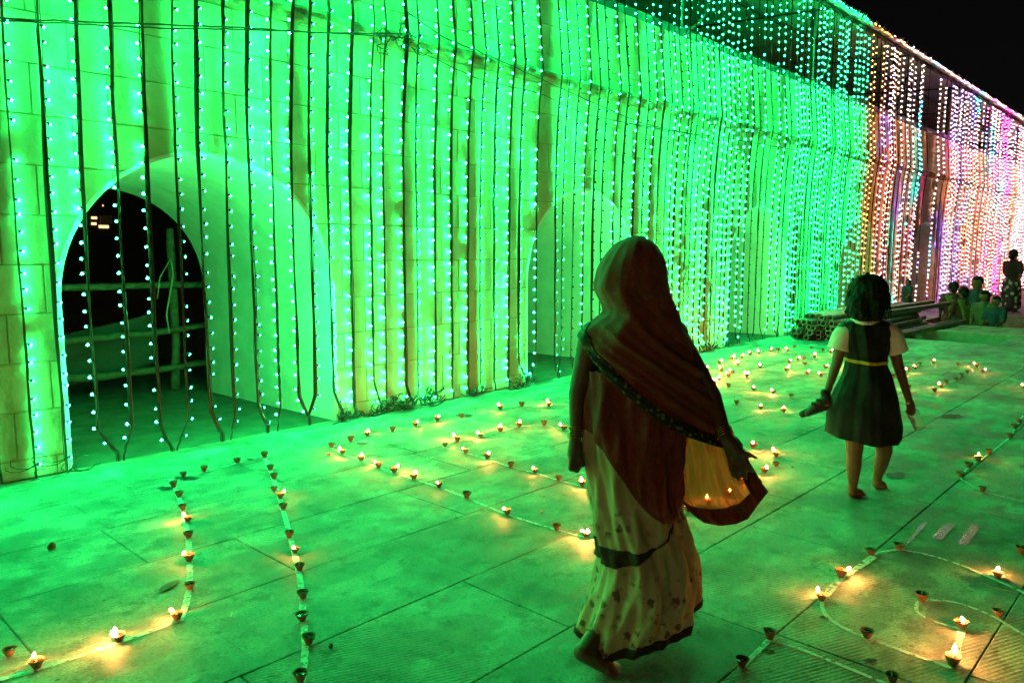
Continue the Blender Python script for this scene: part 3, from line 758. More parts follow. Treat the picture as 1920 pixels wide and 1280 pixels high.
# ------------------------------------------------------------------ behind the first arch: fence, netting, far house
fence = empty('bamboo_fence', (3.0, 9.2, 0), 'rough bamboo rail fence standing in the dark behind the first arch', 'fence')
FY = 8.3
def behind(x, y, Y=FY):
    r = ray(x, y); t = Y / r.y; return Vector((r.x * t, Y, CH + r.z * t))
def pole(pts, r0, r1, name):
    m = MB(); q = []
    for a, b in zip(pts[:-1], pts[1:]):
        for k in range(5): q.append(a.lerp(b, k / 5) + Vector((0, 0, rnd.uniform(-.008, .008))))
    q.append(pts[-1]); L = len(q); m.tube(q, [(r0 + (r1 - r0) * i / (L - 1)) * rnd.uniform(.92, 1.08) for i in range(L)], 8)
    return keep(m.build(name, M['bamboo'], smooth=True), fence)
b0 = behind(332, 800); b0.z = 0
pole([b0, behind(330, 640), behind(322, 500), behind(318, 428)], .05, .042, 'post')
pole([behind(60, 540, FY - .06), behind(240, 536, FY - .06), behind(420, 532, FY - .06)], .036, .034, 'rail')
pole([behind(60, 648, FY - .06), behind(180, 634, FY - .06), behind(280, 625, FY - .06), behind(420, 605, FY - .06)], .036, .032, 'rail')
pole([behind(60, 712, FY - .06), behind(200, 705, FY - .06), behind(310, 690, FY - .06), behind(420, 676, FY - .06)], .042, .036, 'rail')
m = MB(); a = behind(320, 485, FY - .08); m.tube([a, behind(300, 520, FY - .1), behind(295, 560, FY - .1)], .008, 5); m.tube([a, behind(325, 515, FY - .1), behind(312, 590, FY - .1), behind(318, 625, FY - .1)], .010, 5)
keep(m.build('rope', M['rope'], smooth=True), fence)
# loose netting slung over the fence
v, f = [], []; nu, nv = 28, 14
ap = behind(283, 582, FY + .15)
for i in range(nu + 1):
    for j in range(nv + 1):
        u, w = i / nu, j / nv
        e = behind(60 + 60 * u, 640 + 90 * w, FY + .25); e2 = ap + Vector((.02, 0, -.55 * w * w - .02))
        p = e.lerp(e2, u); p += Vector((0, .05 * math.sin(9 * w + 4 * u) * (1 - u * .6), .03 * math.sin(11 * w) * (1 - u)))
        v.append(p)
for i in range(nu):
    for j in range(nv): f.append((i * (nv + 1) + j, (i + 1) * (nv + 1) + j, (i + 1) * (nv + 1) + j + 1, i * (nv + 1) + j + 1))
tag(mesh_obj('netting', v, f, M['net'], smooth=True), 'pale sheer netting slung over the dark bamboo fence', 'netting')
house = empty('far_house', (10, 28, 0), 'dark far house with small lit windows seen through the first arch', 'house')
HY = 30.0
m = MB(); a, b = behind(100, 395, HY), behind(380, 395, HY); m.box(a.x - 3, b.x + 3, HY, HY + 4, 0, a.z + 1.2); keep(m.build('wall', M['houses']), house)
def win(x0, y0, x1, y1):
    p, q = behind(x0, y0, HY - .02), behind(x1, y1, HY - .02); m = MB(); m.box(p.x, q.x, HY - .03, HY - .01, q.z, p.z); keep(m.build('window', EM['far_window']), house)
win(171, 406, 182, 411); win(171, 417, 181, 422); win(185, 422, 204, 428); win(192, 384, 194, 387)
p = behind(187, 404, HY - .02); q = behind(210, 420, HY); m = MB(); m.box(p.x, q.x, HY - .05, HY - .012, q.z, p.z); keep(m.build('balcony', M['kerb']), house)

# ------------------------------------------------------------------ painted powder lines and stains on the paving
def catmull(pts, n=8):
    pts = [Vector(p) for p in pts]; q = [pts[0]] + pts + [pts[-1]]; out = []
    for i in range(1, len(q) - 2):
        for k in range(n):
            t = k / n; a, b, c, d = q[i - 1], q[i], q[i + 1], q[i + 2]
            out.append(.5 * ((2 * b) + (c - a) * t + (2 * a - 5 * b + 4 * c - d) * t * t + (3 * b - a - 3 * c + d) * t ** 3))
    return out + [pts[-1]]
lz = [.0042]
def paint(px, w, closed=False):
    pts = catmull([gnd(*p) for p in px], 16); v, f = [], []
    lz[0] += .00006
    for i, p in enumerate(pts):
        t = (pts[min(i + 1, len(pts) - 1)] - pts[max(i - 1, 0)]).normalized(); nrm = Vector((-t.y, t.x, 0))
        ww = w * rnd.uniform(.82, 1.05) / 2
        v += [(p.x + nrm.x * ww, p.y + nrm.y * ww, lz[0]), (p.x - nrm.x * ww, p.y - nrm.y * ww, lz[0])]
    for i in range(len(pts) - 1): f.append((2 * i, 2 * i + 1, 2 * i + 3, 2 * i + 2))
    o = mesh_obj('painted_line', v, f, M['powder'], pav); return o
A = [(445, 868, 0), (383, 884, 0), (344, 894, 0), (326, 914, 0), (336, 932, 0), (343, 957, 0), (352, 979, 1), (354, 1009, 0), (355, 1052, 1), (357, 1105, 0), (333, 1163, 1), (224, 1203, 2), (70, 1253, 1), (18, 1230, 0)]
B = [(496, 858, 0), (507, 882, 0), (514, 898, 0), (514, 921, 0), (526, 935, 1), (531, 955, 0), (543, 1008, 0), (553, 1037, 1), (562, 1070, 0), (568, 1122, 0), (567, 1164, 0), (579, 1208, 0), (564, 1279, 0)]
C1 = [(622, 839, 0), (658, 828, 0), (689, 817, 1), (736, 809, 0), (779, 799, 1), (820, 790, 1), (865, 783, 0), (938, 768, 1), (978, 762, 0), (1029, 762, 1)]
C2 = [(642, 851, 1), (677, 864, 1), (710, 877, 1), (739, 887, 1), (776, 899, 1), (823, 914, 1), (875, 934, 0), (951, 965, 1), (1044, 994, 0), (1099, 1009, 2)]
D1 = [(835, 838, 0), (857, 828, 1), (901, 820, 1), (938, 810, 1), (973, 801, 1), (1020, 798, 0), (1057, 807, 1)]
D2 = [(873, 850, 1), (914, 861, 1), (958, 876, 0), (1003, 887, 1), (1047, 901, 0), (1091, 912, 1)]
E1 = [(1324, 693, 1), (1349, 682, 1), (1372, 674, 1), (1391, 671, 1), (1406, 666, 1), (1423, 663, 1), (1446, 660, 1), (1459, 658, 0), (1477, 658, 1), (1490, 652, 0), (1521, 654, 0), (1543, 658, 0), (1557, 662, 1)]
E2 = [(1384, 685, 1), (1425, 690, 1), (1474, 696, 1), (1513, 702, 1), (1539, 706, 1)]
E3 = [(1479, 680, 1), (1496, 676, 1), (1507, 674, 0), (1527, 670, 1), (1509, 685, 0), (1548, 691, 1), (1575, 683, 1)]
E4 = [(1353, 696, 1), (1373, 700, 1), (1400, 707, 2), (1366, 707, 1), (1348, 713, 1), (1338, 720, 2), (1366, 726, 0), (1413, 733, 1), (1450, 738, 1), (1483, 744, 0)]
E5 = [(1343, 752, 0), (1381, 758, 0), (1426, 767, 1), (1469, 774, 1)]
E6 = [(1412, 841, 1), (1455, 857, 1), (1455, 875, 0), (1433, 888, 1), (1390, 906, 1), (1366, 930, 1), (1328, 948, 1), (1289, 960, 1)]
G1 = [(1675, 707, 0), (1695, 700, 1), (1703, 696, 0), (1715, 692, 1), (1725, 684, 0), (1750, 681, 1), (1796, 685, 0), (1831, 689, 1), (1843, 698, 1)]
G2 = [(1813, 700, 0), (1802, 706, 0), (1792, 713, 0), (1774, 719, 0), (1764, 727, 1), (1752, 735, 0), (1703, 729, 1), (1681, 772, 1)]
H1 = [(1918, 728, 1), (1910, 793, 0), (1902, 804, 0), (1893, 821, 0), (1854, 852, 0), (1833, 865, 1), (1816, 877, 0), (1801, 895, 0), (1842, 922, 0)]
K1 = [(1870, 1084, 1), (1685, 1031, 0), (1633, 1041, 0), (1576, 1083, 1), (1540, 1127, 1), (1625, 1196, 0), (1785, 1249, 1)]
K2 = [(1872, 1157, 0), (1728, 1128, 0), (1803, 1179, 1)]
K3 = [(1915, 1038, 0), (1443, 1199, 0), (1391, 1251, 0), (1673, 1279, 0)]
XY = lambda r: [(a, b) for a, b, c in r]
paint([(455, 866), (383, 885), (345, 893), (326, 912)], .012); paint([(320, 898), (338, 940), (351, 1000), (356, 1060), (353, 1115), (338, 1165)], .030); paint([(340, 1163), (224, 1205), (70, 1256), (-40, 1285)], .028)
paint([(497, 860), (515, 905), (533, 965), (550, 1030), (563, 1090), (569, 1165), (572, 1220), (560, 1330)], .030)
paint(XY(C1), .012); paint([(622, 841)] + XY(C2) + [(1160, 1030)], .022); paint(XY(D1), .012); paint([(835, 840)] + XY(D2) + [(1160, 932)], .014)
paint(XY(E1), .016); paint(XY(E2), .014); paint([(1479, 680), (1496, 676), (1527, 670), (1557, 662)], .014); paint([(1338, 720), (1366, 707), (1400, 698), (1440, 690)], .014)
paint([(1310, 715), (1366, 726), (1413, 733), (1483, 745), (1560, 757)], .014); paint([(1320, 747), (1381, 758), (1469, 775), (1560, 792)], .018); paint([(1390, 838), (1455, 857), (1590, 880)], .012)
paint(XY(G1), .014); paint(XY(G2[:6]), .016); paint([(1675, 707), (1740, 716), (1790, 725)], .01)
paint([(1918, 780)] + XY(H1[1:8]) + [(1812, 905), (1842, 921), (1930, 945)], .016); paint([(1854, 852), (1930, 862)], .012)
paint([(1950, 1130), (1910, 1108), (1870, 1090), (1800, 1060), (1735, 1040), (1685, 1032), (1650, 1037), (1633, 1044), (1600, 1070), (1570, 1092), (1546, 1120), (1542, 1140), (1556, 1162), (1590, 1182), (1640, 1202), (1710, 1228), (1785, 1254)], .020)
paint([(1640, 1044), (1612, 1063), (1572, 1090), (1548, 1120)], .034)
paint([(1960, 1215), (1900, 1180), (1860, 1156), (1800, 1133), (1760, 1127), (1728, 1128), (1718, 1138), (1722, 1150), (1750, 1166), (1803, 1181)], .016)
paint([(1803, 1182), (1797, 1205), (1787, 1245)], .030)
paint([(1391, 1252), (1418, 1225), (1443, 1200)], .024); paint([(1443, 1201), (1500, 1218), (1600, 1258), (1700, 1300)], .018)
def blob(cx, cy, rx, ry, m, z=.0052, name='oil_stain', n=22, rag=.35):
    c = gnd(cx, cy); v = [(c.x, c.y, z)]; a = gnd(cx + rx, cy) - c; b = gnd(cx, cy - ry) - c
    for k in range(n):
        t = 2 * math.pi * k / n; s = 1 - rag * rnd.random(); p = c + (a * math.cos(t) + b * math.sin(t)) * s; v.append((p.x, p.y, z))
    mesh_obj(name, v, [(0, k + 1, (k + 1) % n + 1) for k in range(n)], m, pav)
for a in ((350, 897, 24, 4), (308, 916, 17, 4), (870, 779, 20, 3), (1785, 781, 27, 5), (1680, 892, 24, 7), (470, 862, 8, 2), (680, 832, 14, 2), (1545, 1158, 10, 4), (1440, 1222, 14, 4), (1632, 1240, 14, 5)): blob(*a, M['stain'])
# wet strips that mirror the coloured lights
for (q0, q1, w) in (((1735, 980), (1700, 1022), .025), ((1783, 982), (1755, 1012), .055), ((1830, 986), (1802, 1022), .055)):
    a, b = gnd(*q0), gnd(*q1); t = (b - a).normalized(); nrm = Vector((-t.y, t.x, 0)); v, f = [], []
    for i in range(14):
        p = a.lerp(b, i / 13); ww = w * rnd.uniform(.55, 1) / 2; v += [(p.x + nrm.x * ww, p.y + nrm.y * ww, .0056), (p.x - nrm.x * ww, p.y - nrm.y * ww, .0056)]
    for i in range(13): f.append((2 * i, 2 * i + 1, 2 * i + 3, 2 * i + 2))
    mesh_obj('wet_patch', v, f, M['wet'], pav)

# ------------------------------------------------------------------ clay lamps
def lathe(prof, n=18):
    v, f = [], []
    for r, z in prof:
        for k in range(n): t = 2 * math.pi * k / n; v.append((r * math.cos(t), r * math.sin(t), z))
    for i in range(len(prof) - 1):
        for k in range(n): f.append((i * n + k, i * n + (k + 1) % n, (i + 1) * n + (k + 1) % n, (i + 1) * n + k))
    return v, f
pv, pf = lathe([(.0005, .0), (.013, .0), (.0145, .005), (.019, .016), (.025, .028), (.0275, .0355), (.0285, .037), (.0275, .038), (.0245, .033), (.019, .022), (.010, .012), (.0005, .011)])
# pinch a spout for the wick
pv = [(x * (1 + .22 * max(0, x / .0285) ** 6 * (z / .038)), y * (1 - .12 * max(0, x / .0285) ** 4), z) for x, y, z in pv]
bowl_me = mesh_obj('tmpb', pv, pf, M['clay'], smooth=True); bm_ = bowl_me.data; bm_.name = 'bowl'; bpy.data.objects.remove(bowl_me)
ov, of = lathe([(.0005, .027), (.012, .0272), (.0215, .0274)], 16); t_ = mesh_obj('tmpo', ov, of, M['oil'], smooth=True); oil_m = t_.data; oil_m.name = 'oil'; bpy.data.objects.remove(t_)
m = MB(); m.tube([(-.006, .003, .0285), (.006, 0, .030), (.018, 0, .034), (.026, 0, .041)], .0028, 6); t_ = m.build('tmpw', M['wick']); wick_m = t_.data; wick_m.name = 'wick'; bpy.data.objects.remove(t_)
fv, ff = lathe([(.0003, .0), (.0045, .002), (.0074, .006), (.0080, .011), (.0066, .017), (.0036, .023), (.0004, .030)], 10); t_ = mesh_obj('tmpf', fv, ff, M['flame'], smooth=True); flame_m = t_.data; flame_m.name = 'flame'; bpy.data.objects.remove(t_)
def lamp(px, py, lit, label, grp):
    p = gnd(px, py); ang = rnd.uniform(0, 6.28); s = rnd.uniform(.82, 1.02)
    if (p - Vector((0, 0, CH))).length > 6: s *= 1.12
    r = empty('clay_lamp', (p.x, p.y, .0052), ('lit ' if lit else 'unlit ') + label, 'oil lamp', grp); r.rotation_euler = (rnd.uniform(-.05, .05), rnd.uniform(-.05, .05), ang); r.scale = (s * rnd.uniform(.94, 1.06), s, s * rnd.uniform(.8, 1.05))
    inst('bowl', bm_, r); inst('oil', oil_m, r); inst('wick', wick_m, r)
    if lit:
        fl = inst('flame', flame_m, r); fl.location = (.025, 0, .040); fl.rotation_euler = (rnd.uniform(-.5, .5), rnd.uniform(-.3, .6), 0); fs = rnd.uniform(.62, .95); fl.scale = (fs, fs, fs * rnd.uniform(.75, 1.2))
        if lit == 2:
            fl = inst('flame', flame_m, r); fl.location = (-.004, .020, .038); fl.rotation_euler = (-.3, 0, 0); fl.scale = (1.15, 1.15, 1.15)
def row(r, what):
    k = {0: 0, 1: 0}
    for (x, y, l) in r:
        b = 1 if l else 0; k[b] += 1
        lamp(x, y, l, f'clay lamp, {ORD[k[b]-1]} such {what}', 'clay oil lamps on the paving')
row(A, 'from the wall on the first white line')
row(B, 'from the wall on the second white line')
row(C1, 'along the wall side of the big petal')
row(C2, 'along the open side of the big petal')
row(D1, 'on the wall side of the inner petal')
row(D2, 'on the open side of the inner petal')
row(E1, 'along the far curve close to the third arch')
row(E2, 'on the short row inside the far curve')
row(E3, 'in the little ring beside the girl')
row(E4, 'in the cluster just past the sari')
row(E5, 'on the straight line between sari and girl')
row(E6, 'beside the flying end of the sari')
row(G1, 'on the outer edge of the leaf shape')
row(G2, 'on the near edge of the leaf shape')
row(H1, 'down the wavy line past the girl')
row(K1, 'round the big white curve in front of the girl')
row(K2, 'on the small white loop inside the big curve')
row(K3, 'on the outer white lines around the big curve')

# ------------------------------------------------------------------ stacked pipes
PX0, PD = 12.75, .095
def pipe(y, z, x0, L, label, rot=0.0):
    v, f = [], []; n = 14; ro, ri = PD / 2, PD / 2 - .013
    for (x, r) in ((0, ri), (0, ro), (L, ro), (L, ri)):
        for k in range(n): t = 2 * math.pi * k / n; v.append((x, r * math.cos(t), r * math.sin(t)))
    for i in range(4):
        j = (i + 1) % 4
        for k in range(n): f.append((i * n + k, i * n + (k + 1) % n, j * n + (k + 1) % n, j * n + k))
    o = mesh_obj('steel_pipe', v, f, M['steel'], smooth=False); o.location = (x0, y, z); o.rotation_euler = (0, 0, rot)
    tag(o, label, 'pipe', 'steel pipes in the stack')
np_ = 0
for r in range(5):
    nrow = 11 - r
    for k in range(nrow):
        y = 5.42 - (k + r * .5) * (PD + .012) + rnd.uniform(-.004, .004); z = PD / 2 + r * PD * .9 + .004
        if r == 4 and k > 4: continue
        np_ += 1
        pipe(y, z, PX0 + rnd.uniform(-.12, .22) , rnd.uniform(3.6, 4.6), f'rusty steel pipe, {ordinal(k + 1)} from the wall in the {ORD[r]} layer of the stack', rnd.uniform(-.006, .006))
for i, (y, z, x0, L, ro) in enumerate(((4.22, .04, 13.9, 3.7, -.03), (4.10, .05, 13.6, 4.3, -.045), (4.36, .42, 13.3, 4.2, -.05), (4.6, .44, 13.4, 4.2, -.03))):
    pipe(y, z, x0, L, f'loose steel pipe lying askew beside the stack, {ORD[i]} of four', ro)

# ------------------------------------------------------------------ people
def shell(name, rings, top, bot, off, mt, parent, d, nt=96, nv=40, amp=0.0, kf=9, tw=5.0, ph=0.0, solid=.004, wrk=0.0, seed=1, diag=0.0):
    ry = np.array([r[0] for r in rings], float); rl = np.array([r[1] for r in rings], float); rr = np.array([r[2] for r in rings], float); rd = np.array([r[3] for r in rings], float)
    yy = np.linspace(ry[0], ry[-1], 300)
    def sm(a):
        q = np.interp(yy, ry, a); k = np.ones(13) / 13; return np.convolve(np.pad(q, 6, mode='edge'), k, 'valid')
    if len(rings) > 3: L, R_, DD = sm(rl), sm(rr), sm(rd)
    else: L, R_, DD = np.interp(yy, ry, rl), np.interp(yy, ry, rr), np.interp(yy, ry, rd)
    tu = np.array([t[0] for t in top], float); ty = np.array([t[1] for t in top], float); bu = np.array([t[0] for t in bot], float); by = np.array([t[1] for t in bot], float)
    v, f = [], []; rs = random.Random(seed); pp = [rs.uniform(0, 6) for _ in range(6)]
    for i in range(nt):
        th = 2 * math.pi * i / nt; cu, su = math.cos(th), math.sin(th)
        y0, y1_ = np.interp(cu, tu, ty), np.interp(cu, bu, by)
        for j in range(nv + 1):
            y = y0 + (y1_ - y0) * j / nv
            xl, xr, dr = np.interp(y, yy, L), np.interp(y, yy, R_), np.interp(y, yy, DD)
            a, b = P(xl, y, d), P(xr, y, d); c = (a + b) / 2; hw = (b - a).length / 2
            g_ = min(1, hw / .1)
            cz_ = lambda q: 1.2 - 2.2 * abs(math.sin(q / 2))
            fo = amp * g_ * (.5 * math.sin(kf * th + tw * c.z + ph) + .38 * cz_(kf * 1.7 * th - tw * 1.6 * c.z + pp[0]) + .2 * cz_(kf * 3.1 * th + tw * 2.3 * c.z + pp[4]))
            if wrk: fo += wrk * g_ * (math.sin(26 * c.z + 5 * th + pp[1]) * .5 + math.sin(43 * c.z - 7 * th + pp[2]) * .3 + math.sin(15 * (c.z + .25 * cu) + pp[3]) * .6)
            if diag: fo += diag * g_ * max(0, min(1, (1.32 - c.z) / .2)) * (cz_(66 * (c.z + .85 * cu * hw)) * .6 + cz_(121 * (c.z + .78 * cu * hw) + 1.0 + 2 * cu) * .4)
            p = c + RT * (cu * (hw + off + fo)) + FH * (su * (dr + off + fo * 1.3))
            v.append(p)
    n = nv + 1
    for i in range(nt):
        for j in range(nv): f.append((i * n + j, i * n + j + 1, ((i + 1) % nt) * n + j + 1, ((i + 1) % nt) * n + j))
    o = mesh_obj(name, v, f, mt, smooth=True)
    if solid:
        s = o.modifiers.new('thickness', 'SOLIDIFY'); s.thickness = solid; s.offset = 0
    return keep(o, parent)

# --- the woman in the sari
WD = 2.72
wf = gnd(1135, 1256)
woman = empty('person', (wf.x + .1, wf.y + .05, 0), 'barefoot person in a maroon sari with covered head, walking away past the lamps', 'person')
b = MB()
pel = P(1195, 800, WD); chest = P(1200, 640, WD); neck = P(1190, 575, WD); head = P(1190, 515, WD)
b.capsule(pel, .13, P(1200, 700, WD), .115); b.capsule(P(1200, 700, WD), .115, chest, .13); b.capsule(chest, .12, neck, .05); b.capsule(neck, .048, head, .05)
b.ball(head, .078, .092, .105); b.ball(head + FH * .088 - Vector((0, 0, .01)), .014, .018, .022)
b.capsule(P(1255, 630, WD), .07, P(1130, 630, WD), .065)
# near arm hanging, fist closed
ls, le, lw = P(1106, 640, WD), P(1083, 738, WD - .02), P(1079, 822, WD - .04)
b.capsule(ls, .046, le, .034); b.capsule(le, .033, lw, .022); lh = P(1077, 852, WD - .05); b.capsule(lw, .023, lh, .028)
for k in range(4):
    a0 = lh + FH * (.024 - .016 * k) + Vector((0, 0, -.012)) - RT * .012; a1 = a0 + Vector((0, 0, -.034)) - RT * .004; a2 = a1 + RT * .026 + Vector((0, 0, -.008)); a3 = a2 + Vector((0, 0, .018)) + RT * .006
    b.capsule(a0, .0095, a1, .009); b.capsule(a1, .009, a2, .0085); b.capsule(a2, .0085, a3, .008)
t0 = lh - FH * .0 + RT * .02; b.capsule(t0, .010, t0 + Vector((0, 0, -.03)) + RT * .01 - FH * .03, .009)
# far arm out to the side, fingers spread
rs_, re, rw = P(1272, 640, WD), P(1335, 745, WD - .06), P(1362, 822, WD - .17)
b.capsule(rs_, .046, re, .035); b.capsule(re, .034, rw, .022)
rh = P(1382, 848, WD - .19); b.capsule(rw, .024, rh, .026); b.capsule(rw, .022, P(1376, 862, WD - .18), .022)
for (kx, ky, mx, my, tx, ty, rr) in ((1390, 846, 1402, 850, 1418, 858, .0088), (1392, 856, 1402, 868, 1410, 884, .0092), (1386, 864, 1394, 880, 1399, 897, .0094), (1378, 868, 1382, 884, 1385, 900, .009), (1368, 866, 1370, 880, 1373, 892, .008)):
    k_, m_, t_ = P(kx, ky, WD - .19), P(mx, my, WD - .20), P(tx, ty, WD - .19)
    b.capsule(rh.lerp(k_, .4), rr * 1.2, k_, rr * 1.1); b.capsule(k_, rr, m_, rr * .95); b.capsule(m_, rr * .95, t_, rr * .8)
# legs: trailing foot on its toes in view, leading foot under the hem
fg = gnd(1150, 1262); fd = fg.dot(FH)
hipL, hipR = P(1160, 830, WD), P(1240, 830, WD)
kn = P(1185, 1040, WD + .05); an = P(1118, 1187, fd + .05); heel = P(1093, 1222, fd); ball_ = P(1138, 1254, fd); ball_.z = .028
b.capsule(hipL, .085, kn, .055); b.capsule(kn, .052, an, .032); b.capsule(an, .034, heel, .034); b.capsule(heel, .034, ball_, .030)
for k in range(5):
    a0 = ball_ + FH * (.03 - .016 * k); a1 = a0 + RT * (.045 - .004 * abs(k - 1)) + Vector((0, 0, -.012)); a1.z = max(.011, a1.z); b.capsule(a0, .014, a1, .0105)
f2 = gnd(1262, 1152); k2 = P(1255, 1000, WD + .12); b.capsule(hipR, .085, k2, .055); b.capsule(k2, .05, f2 + Vector((0, 0, .08)), .032); b.capsule(f2 + Vector((0, 0, .04)), .034, f2 + RT * .06 + FH * .16 + Vector((0, 0, .03)), .03)
b.remesh('body', M['skin'], woman, .0065, 3)
# bangles, anklet
for w_, dirn, r_, nb in ((lw, (lw - le).normalized(), .027, 5), (rw, (rw - re).normalized(), .028, 4)):
    for k in range(nb):
        m = MB(); c = w_ - dirn * (.008 + .009 * k); a = dirn.orthogonal().normalized(); q = dirn.cross(a)
        m.tube([c + (a * math.cos(t) + q * math.sin(t)) * r_ for t in [2 * math.pi * i / 20 for i in range(21)]], .0025, 5, False); keep(m.build('bangle', M['bangle'], smooth=True), woman)
m = MB(); dirn = (an - kn).normalized(); a = dirn.orthogonal().normalized(); q = dirn.cross(a); m.tube([an - dirn * .0 + (a * math.cos(t) + q * math.sin(t)) * .037 for t in [2 * math.pi * i / 24 for i in range(25)]], .003, 5, False); keep(m.build('anklet', M['bangle'], smooth=True), woman)
# skirt, wrap, veil
SK = [(690, 1102, 1290, .13), (722, 1100, 1300, .135), (760, 1097, 1292, .14), (796, 1097, 1278, .15), (860, 1103, 1270, .16), (930, 1111, 1268, .16), (980, 1120, 1284, .17), (1038, 1128, 1304, .18), (1080, 1119, 1309, .185), (1119, 1104, 1308, .19), (1146, 1093, 1301, .19), (1173, 1085, 1288, .19), (1215, 1080, 1270, .18)]
shell('skirt', SK, [(-1, 700), (1, 700)], [(-1, 1180), (-.85, 1200), (-.6, 1206), (-.35, 1190), (0, 1178), (.4, 1168), (.75, 1152), (.92, 1138), (1, 1118)], 0, M['sari'], woman, WD, 120, 60, .016, 8, 7.5, .6, .003, .003, 3)
shell('skirt_hem', SK, [(-1, 1172), (-.85, 1189), (-.6, 1192), (-.35, 1174), (0, 1162), (.4, 1153), (.75, 1138), (.92, 1128), (1, 1110)], [(-1, 1181), (-.85, 1202), (-.6, 1208), (-.35, 1192), (0, 1180), (.4, 1170), (.75, 1154), (.92, 1140), (1, 1120)], .0035, M['hem'], woman, WD, 120, 4, .016, 8, 7.5, .6, .003, .003, 3)
shell('sari_overlap', SK, [(-1, 760), (1, 760)], [(-1, 1042), (-.8, 1038), (-.4, 1022), (0, 1000), (.4, 975), (.7, 945), (1, 915)], .011, M['sari'], woman, WD, 120, 40, .016, 8, 7.5, .6, .003, .003, 3)
shell('overlap_border', SK, [(-1, 1006), (-.8, 1006), (-.4, 1002), (-.1, 998), (.1, 993), (.4, 974), (.7, 944), (1, 914)], [(-1, 1044), (-.8, 1040), (-.4, 1024), (0, 1002), (.4, 977), (.7, 947), (1, 917)], .0145, M['hem'], woman, WD, 120, 8, .016, 8, 7.5, .6, .003, .003, 3)
shell('hip_wrap', SK, [(-1, 690), (1, 690)], [(-1, 792), (-.75, 815), (-.5, 850), (-.2, 900), (.1, 932), (.35, 950), (.6, 955), (.85, 935), (1, 910)], .019, M['maroon2'], woman, WD, 120, 40, .016, 8, 7.5, .6, .003, .003, 3)
VE = [(443, 1194, 1197, .01), (446, 1178, 1210, .045), (452, 1164, 1222, .07), (470, 1146, 1237, .10), (500, 1128, 1245, .115), (540, 1117, 1248, .12), (562, 1128, 1257, .115), (580, 1137, 1267, .115), (595, 1126, 1274, .125), (612, 1094, 1282, .135), (650, 1080, 1298, .15), (700, 1088, 1319, .16), (750, 1094, 1337, .17), (800, 1100, 1362, .17), (845, 1104, 1392, .17)]
PB = [(-1, 630), (-.8, 664), (-.6, 696), (-.2, 748), (.2, 790), (.6, 816), (1, 834)]
shell('veil', VE, [(-1, 443.2), (1, 443.2)], PB, .004, M['maroon'], woman, WD, 140, 80, .006, 5, 4.0, .2, .003, .005, 11, .010)
shell('veil_border', VE, [(-1, 604), (-.8, 638), (-.6, 669), (-.2, 722), (.2, 766), (.6, 795), (1, 816)], [(a, q + 2) for a, q in PB], .0085, M['border'], woman, WD, 140, 10, .006, 5, 4.0, .2, .003, .005, 11, .010)
# flying end of the sari, sheer, with a maroon edge
def sheet(name, tl, tr, bl, br_, lcurve, rcurve, bcurve, mt, u0=0, u1=1, v0=0, v1=1, d=WD - .05, nu=72, nv=36, dz=0.0):
    v, f = [], []
    def edge(pts, t):
        k = t * (len(pts) - 1); i = min(int(k), len(pts) - 2); a = k - i; return (pts[i][0] * (1 - a) + pts[i + 1][0] * a, pts[i][1] * (1 - a) + pts[i + 1][1] * a)
    for i in range(nu + 1):
        for j in range(nv + 1):
            u = u0 + (u1 - u0) * i / nu; w = v0 + (v1 - v0) * j / nv
            l, r, t, bo = edge(lcurve, w), edge(rcurve, w), (tl[0] + (tr[0] - tl[0]) * u, tl[1] + (tr[1] - tl[1]) * u), edge(bcurve, u)
            x = (1 - u) * l[0] + u * r[0] + (1 - w) * t[0] + w * bo[0] - ((1 - u) * (1 - w) * tl[0] + u * (1 - w) * tr[0] + (1 - u) * w * bl[0] + u * w * br_[0])
            y = (1 - u) * l[1] + u * r[1] + (1 - w) * t[1] + w * bo[1] - ((1 - u) * (1 - w) * tl[1] + u * (1 - w) * tr[1] + (1 - u) * w * bl[1] + u * w * br_[1])
            dd = d + .05 * math.sin(math.pi * u) * w - .10 * u + .026 * math.sin(13 * u + 3 * w) * (.25 + w) + .013 * (1 - 2 * abs(math.sin(15 * u - 2.5 * w))) + .006 * math.sin(47 * u + 5 * w)
            v.append(P(x, y, dd + dz))
    n = nv + 1
    for i in range(nu):
        for j in range(nv): f.append((i * n + j, i * n + j + 1, (i + 1) * n + j + 1, (i + 1) * n + j))
    return keep(mesh_obj(name, v, f, mt, smooth=True), woman)
TL, TR_, BLp, BRp = (1268, 812), (1386, 832), (1296, 962), (1440, 921)
LC = [(1268, 812), (1266, 850), (1264, 895), (1270, 930), (1296, 962)]; RC = [(1386, 832), (1402, 862), (1420, 893), (1440, 921)]; BC = [(1296, 962), (1318, 978), (1348, 984), (1378, 981), (1402, 971), (1420, 946), (1440, 921)]
sheet('pallu_end', TL, TR_, BLp, BRp, LC, RC, BC, M['gauze'])
sheet('pallu_edge', TL, TR_, BLp, BRp, LC, RC, BC, M['maroon2'], 0, 1, .80, 1.01, nv=8, dz=-.004)
sheet('pallu_edge', TL, TR_, BLp, BRp, LC, RC, BC, M['maroon2'], .84, 1.01, .02, .81, nu=8, dz=-.004)

